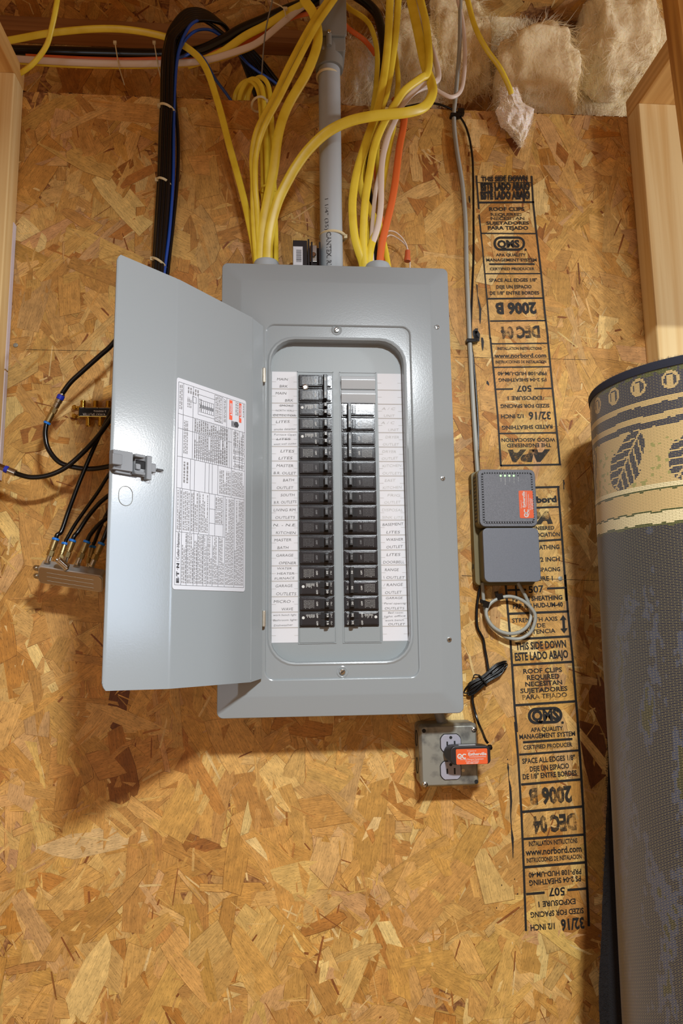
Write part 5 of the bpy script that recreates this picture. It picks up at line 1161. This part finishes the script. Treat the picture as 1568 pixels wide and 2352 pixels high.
# torn white piece hanging over the board edge
rnd = random.Random(5); mb = MB(); outl = [(1150, 205), (1185, 205), (1205, 245), (1232, 248), (1222, 290), (1208, 318), (1196, 333), (1186, 315), (1172, 290), (1158, 308), (1148, 285), (1138, 252), (1150, 258)]
nu = 26; rows = []
def span(t):
    # left / right edges of the scrap from top to bottom
    L = [(1148, 200), (1150, 235), (1139, 252), (1150, 285), (1166, 298), (1182, 318), (1193, 333)]
    Rr = [(1188, 200), (1200, 236), (1226, 250), (1222, 280), (1212, 305), (1204, 322), (1199, 333)]
    f = t*(len(L)-1); i = min(int(f), len(L)-2); g = f-i
    return [L[i][j]+(L[i+1][j]-L[i][j])*g for j in (0, 1)], [Rr[i][j]+(Rr[i+1][j]-Rr[i][j])*g for j in (0, 1)]
for j in range(31):
    t = j/30; l, r = span(t); row = []
    for k in range(nu):
        s = k/(nu-1); x = l[0]+(r[0]-l[0])*s; yv = l[1]+(r[1]-l[1])*s
        bulge = math.sin(PI*s)*.010+.006*noise.noise(V(s*6, t*9, 1))+.004*noise.noise(V(s*17, t*22, 4))
        jit = 3*noise.noise(V(s*3, t*14, 7))*(1 if k in (0, nu-1) else .3)
        row.append(P(x+jit, yv, -.006-bulge-.010*math.sin(PI*min(t*1.3, 1))))
    rows.append(row)
for j in range(30):
    for k in range(nu-1): pass
vs = [p for r in rows for p in r]+[p+V(0, .006, 0) for r in rows for p in r]; n1 = 31*nu; fs = []
for j in range(30):
    for k in range(nu-1):
        a = j*nu+k; fs.append((a, a+1, a+nu+1, a+nu)); fs.append((n1+a, n1+a+nu, n1+a+nu+1, n1+a+1))
    fs.append((j*nu, (j+1)*nu, n1+(j+1)*nu, n1+j*nu)); fs.append((j*nu+nu-1, n1+j*nu+nu-1, n1+(j+1)*nu+nu-1, (j+1)*nu+nu-1))
for k in range(nu-1): fs.append((k, n1+k, n1+k+1, k+1)); a = 30*nu+k; fs.append((a, a+1, n1+a+1, n1+a))
mb.add(vs, fs); tr = mb.build('insulation_scrap', 'wool_pale'); tag(tr, 'torn white insulation scrap hanging over the wall top edge', 'insulation')
mb = MB()
for k in range(2600):
    p = vs[rnd.randrange(n1)]; d = V(rnd.gauss(0, .5), rnd.uniform(-.6, .05), rnd.uniform(-1, .5)).normalized(); L = rnd.uniform(.005, .016); w = V(-d.z, 0, d.x)*rnd.uniform(.0002, .0008)
    mb.add([p-w, p+w, p+d*L], [(0, 1, 2)])
tag(mb.build('loose_fibres', 'wool_wisp', tr, recalc=False, smooth_ang=None), kind='stuff')

# ------------------------------------------------------------------ rolled rug leaning at the right
RR = .172; RYC = -.228
def rug_axis(px, py):
    p = P(px, py, RYC); d = V(p.x-CAMP.x, p.y-CAMP.y, 0); th = math.atan2(d.x, d.y); return V(p.x+RR/math.cos(th), RYC, p.z)
At, Ab = rug_axis(1351, 884), rug_axis(1428, 2330)
ad_ = (At-Ab)/(At.z-Ab.z); ztop = At.z; zbot = WZ0+.002
axis = lambda z: At+ad_*(z-ztop)
NAVY = rgb(34, 38, 62); CREAM = rgb(196, 166, 112); PALE = rgb(222, 206, 160); GREEN = rgb(64, 72, 34); BODY = rgb(17, 22, 44); BODY2 = rgb(42, 52, 80); OLIVE = rgb(34, 36, 22)
def rug_colour(s, v):
    """s = arc length from the left silhouette (m), v = distance below the rug's end (m)"""
    if v < .011: return NAVY
    w = .0022*noise.noise(V(s*60, v*20, 0))+.002*noise.noise(V(s*14, 0, 3))
    if v < .052:
        c = (s-.004) % .047 - .0235; dv = v-.031; r = math.hypot(c, dv*.95)
        if r < .0125 and (r > .0088 or (abs(c+.001) < .0042 and dv > -.006) or r < .003): return CREAM
        return GREEN if (v < .020 and noise.noise(V(s*90, v*200, 2)) > -.1) else NAVY
    if v < .061+w: return CREAM
    if v < .076+w: return NAVY
    if v < .085+w: return CREAM
    if v < .094+w*1.5: return NAVY
    if v < .176:
        for c0 in (.093, .195, -.02):
            x = s-c0; y = v-.135; a = -.6
            p, q = x*math.cos(a)-y*math.sin(a), x*math.sin(a)+y*math.cos(a)   # q along the leaf
            if abs(q) < .046:
                hw = .027*math.sqrt(max(0, 1-(q/.046)**2))*(1.15 if q > 0 else .9)
                if abs(p) < hw:
                    if abs(p) < .0016 or (abs(((q-abs(p)*.9) % .015)-.0075) < .0016 and abs(p) > .002): return CREAM
                    return NAVY
        if noise.noise(V(s*120, v*120, 6)) > .28 and noise.noise(V(s*18, v*18, 9)) > 0: return rgb(150, 146, 84)
        return CREAM
    if v < .183: return PALE
    if v < .1855+w: return GREEN
    if v < .214+w: return CREAM
    if v < .2165+w: return GREEN
    if v < .232+w: return PALE
    if v < .236+w: return GREEN
    n = noise.noise(V(s*30, v*9, 1))+.5*noise.noise(V(s*130, v*60, 2))
    return BODY if n < .22 else (BODY2 if n < .55 else OLIVE)
m = bpy.data.materials.new('rug_weave'); m.use_nodes = True; MATS['rug_weave'] = m
nt = m.node_tree; Nn = nt.nodes; Lk = nt.links; b = Nn['Principled BSDF']; b.inputs['Roughness'].default_value = .55; b.inputs['Sheen Weight'].default_value = .25; b.inputs['Specular IOR Level'].default_value = .4
at = Nn.new('ShaderNodeAttribute'); at.attribute_name = 'yarn'; uv = Nn.new('ShaderNodeUVMap'); uv.uv_map = 'weave'
br = Nn.new('ShaderNodeTexBrick'); br.inputs['Scale'].default_value = 1.0; br.inputs['Mortar Size'].default_value = .115; br.inputs['Mortar Smooth'].default_value = .2
br.inputs['Brick Width'].default_value = 4.2; br.inputs['Row Height'].default_value = 1.0; br.inputs['Mortar'].default_value = rgb(142, 128, 80)
Lk.new(uv.outputs[0], br.inputs['Vector']); Lk.new(at.outputs['Color'], br.inputs['Color1']); Lk.new(at.outputs['Color'], br.inputs['Color2']); Lk.new(br.outputs['Color'], b.inputs['Base Color'])
bp = Nn.new('ShaderNodeBump'); bp.inputs['Strength'].default_value = .6; bp.inputs['Distance'].default_value = .0012; bp.invert = True; Lk.new(br.outputs['Fac'], bp.inputs['Height']); Lk.new(bp.outputs[0], b.inputs['Normal'])
rug = empty('rolled_rug', V(Ab.x, RYC, zbot)); tag(rug, 'rolled rug standing on end, woven back outside, cream leaf border at its top', 'rug')
st_ = .0022; cols = int(RR*math.radians(235)/st_); rows_ = int((ztop-.011-zbot)/st_); a0 = math.radians(-112)     # angle 0 faces the room
vs, fs, cl_, ub = [], [], [], []
for j in range(rows_+1):
    z = ztop-.011-j*st_; c = axis(z); 
    for k in range(cols+1):
        a = a0+k*st_/RR; r = RR+.0012*noise.noise(V(a*3, z*4, 0)); vs.append((c.x+math.sin(a)*r, c.y-math.cos(a)*r, z))
for j in range(rows_):
    for k in range(cols):
        a = j*(cols+1)+k; fs.append((a, a+cols+1, a+cols+2, a+1)); cl_.append(rug_colour((k+.5)*st_-.030, .011+(j+.5)*st_))
        ub += [k, -j, k, -j-1, k+1, -j-1, k+1, -j]
me = bpy.data.meshes.new('woven_back'); o0 = WLOC[rug.name]; me.from_pydata([(x-o0.x, y-o0.y, z-o0.z) for x, y, z in vs], [], fs)
ca_ = me.color_attributes.new('yarn', 'FLOAT_COLOR', 'CORNER'); buf = []
for c in cl_: buf += list(c)*4
ca_.data.foreach_set('color', buf); ul = me.uv_layers.new(name='weave'); ul.data.foreach_set('uv', ub); me.materials.append(m); me.polygons.foreach_set('use_smooth', [True]*len(fs))
o = bpy.data.objects.new('woven_back', me); COL.objects.link(o); place(o, o0, rug)
# hidden rear of the roll, with its spiral end
mb = MB(); n = 40; ring_ = lambda z, r, b0, b1: [axis(z)+V(math.sin(b0+(b1-b0)*k/n)*r, -math.cos(b0+(b1-b0)*k/n)*r, 0) for k in range(n+1)]
e0, e1 = ring_(ztop-.011, RR, a0+cols*st_/RR, a0+2*PI), ring_(zbot, RR, a0+cols*st_/RR, a0+2*PI); mb.add(e0+e1, [(k, k+1, n+2+k, n+1+k) for k in range(n)]); mb.build('roll_rear', 'rug_pile', rug)
mb = MB(); full = lambda z, r: [axis(z)+V(math.sin(2*PI*k/72)*r, -math.cos(2*PI*k/72)*r, 0) for k in range(72)]
mb.loft([full(ztop-.0125, RR-.002), full(ztop-.0125, RR+.0014), full(ztop-.003, RR+.0022), full(ztop, RR+.0005), full(ztop+.0008, RR-.004), full(ztop-.002, RR-.010), full(ztop-.012, RR-.012)], True, True); mb.build('edge_binding', 'rug_binding', rug)
mb = MB(); sp_ = [axis(ztop-.006)+V(math.sin(t*.35)*(RR-.014-t*.0012), -math.cos(t*.35)*(RR-.014-t*.0012), 0) for t in range(115)]; mb.tube(sp_, .006, 6, per=1); mb.build('rolled_layers', 'rug_pile', rug)
# loose dark pile edge of the rug's last turn, standing off the roll towards the wall
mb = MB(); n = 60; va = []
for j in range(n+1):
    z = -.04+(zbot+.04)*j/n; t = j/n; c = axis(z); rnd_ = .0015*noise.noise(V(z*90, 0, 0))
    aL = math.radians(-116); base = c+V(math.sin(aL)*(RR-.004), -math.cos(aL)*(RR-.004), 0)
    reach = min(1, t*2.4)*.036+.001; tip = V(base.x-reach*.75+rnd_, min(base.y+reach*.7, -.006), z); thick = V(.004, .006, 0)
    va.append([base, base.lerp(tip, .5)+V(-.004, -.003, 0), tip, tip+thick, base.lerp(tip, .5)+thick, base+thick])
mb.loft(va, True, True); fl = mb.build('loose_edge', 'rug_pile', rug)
rnd = random.Random(6); mb = MB()
for k in range(2600):
    v = va[rnd.randrange(n)]; p = v[1].lerp(v[2], rnd.random())+V(0, 0, rnd.uniform(0, .02)); d = V(rnd.uniform(-1, .1), rnd.uniform(-.6, .3), rnd.uniform(-.6, .6)).normalized(); L = rnd.uniform(.002, .006); w = V(0, 0, .0003)
    mb.add([p-w, p+w, p+d*L], [(0, 1, 2)])
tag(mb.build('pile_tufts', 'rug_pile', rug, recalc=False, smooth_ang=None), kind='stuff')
mb = MB()
for k in range(900):
    a = rnd.uniform(-1.9, 1.2); p = axis(ztop)+V(math.sin(a)*(RR-.003), -math.cos(a)*(RR-.003), 0); d = V(rnd.uniform(-.5, .5), rnd.uniform(-.5, .5), 1).normalized(); L = rnd.uniform(.001, .006); w = V(.0002, 0, 0)
    mb.add([p-w, p+w, p+d*L], [(0, 1, 2)])
tag(mb.build('end_fuzz', 'rug_binding', rug, recalc=False, smooth_ang=None), kind='stuff')
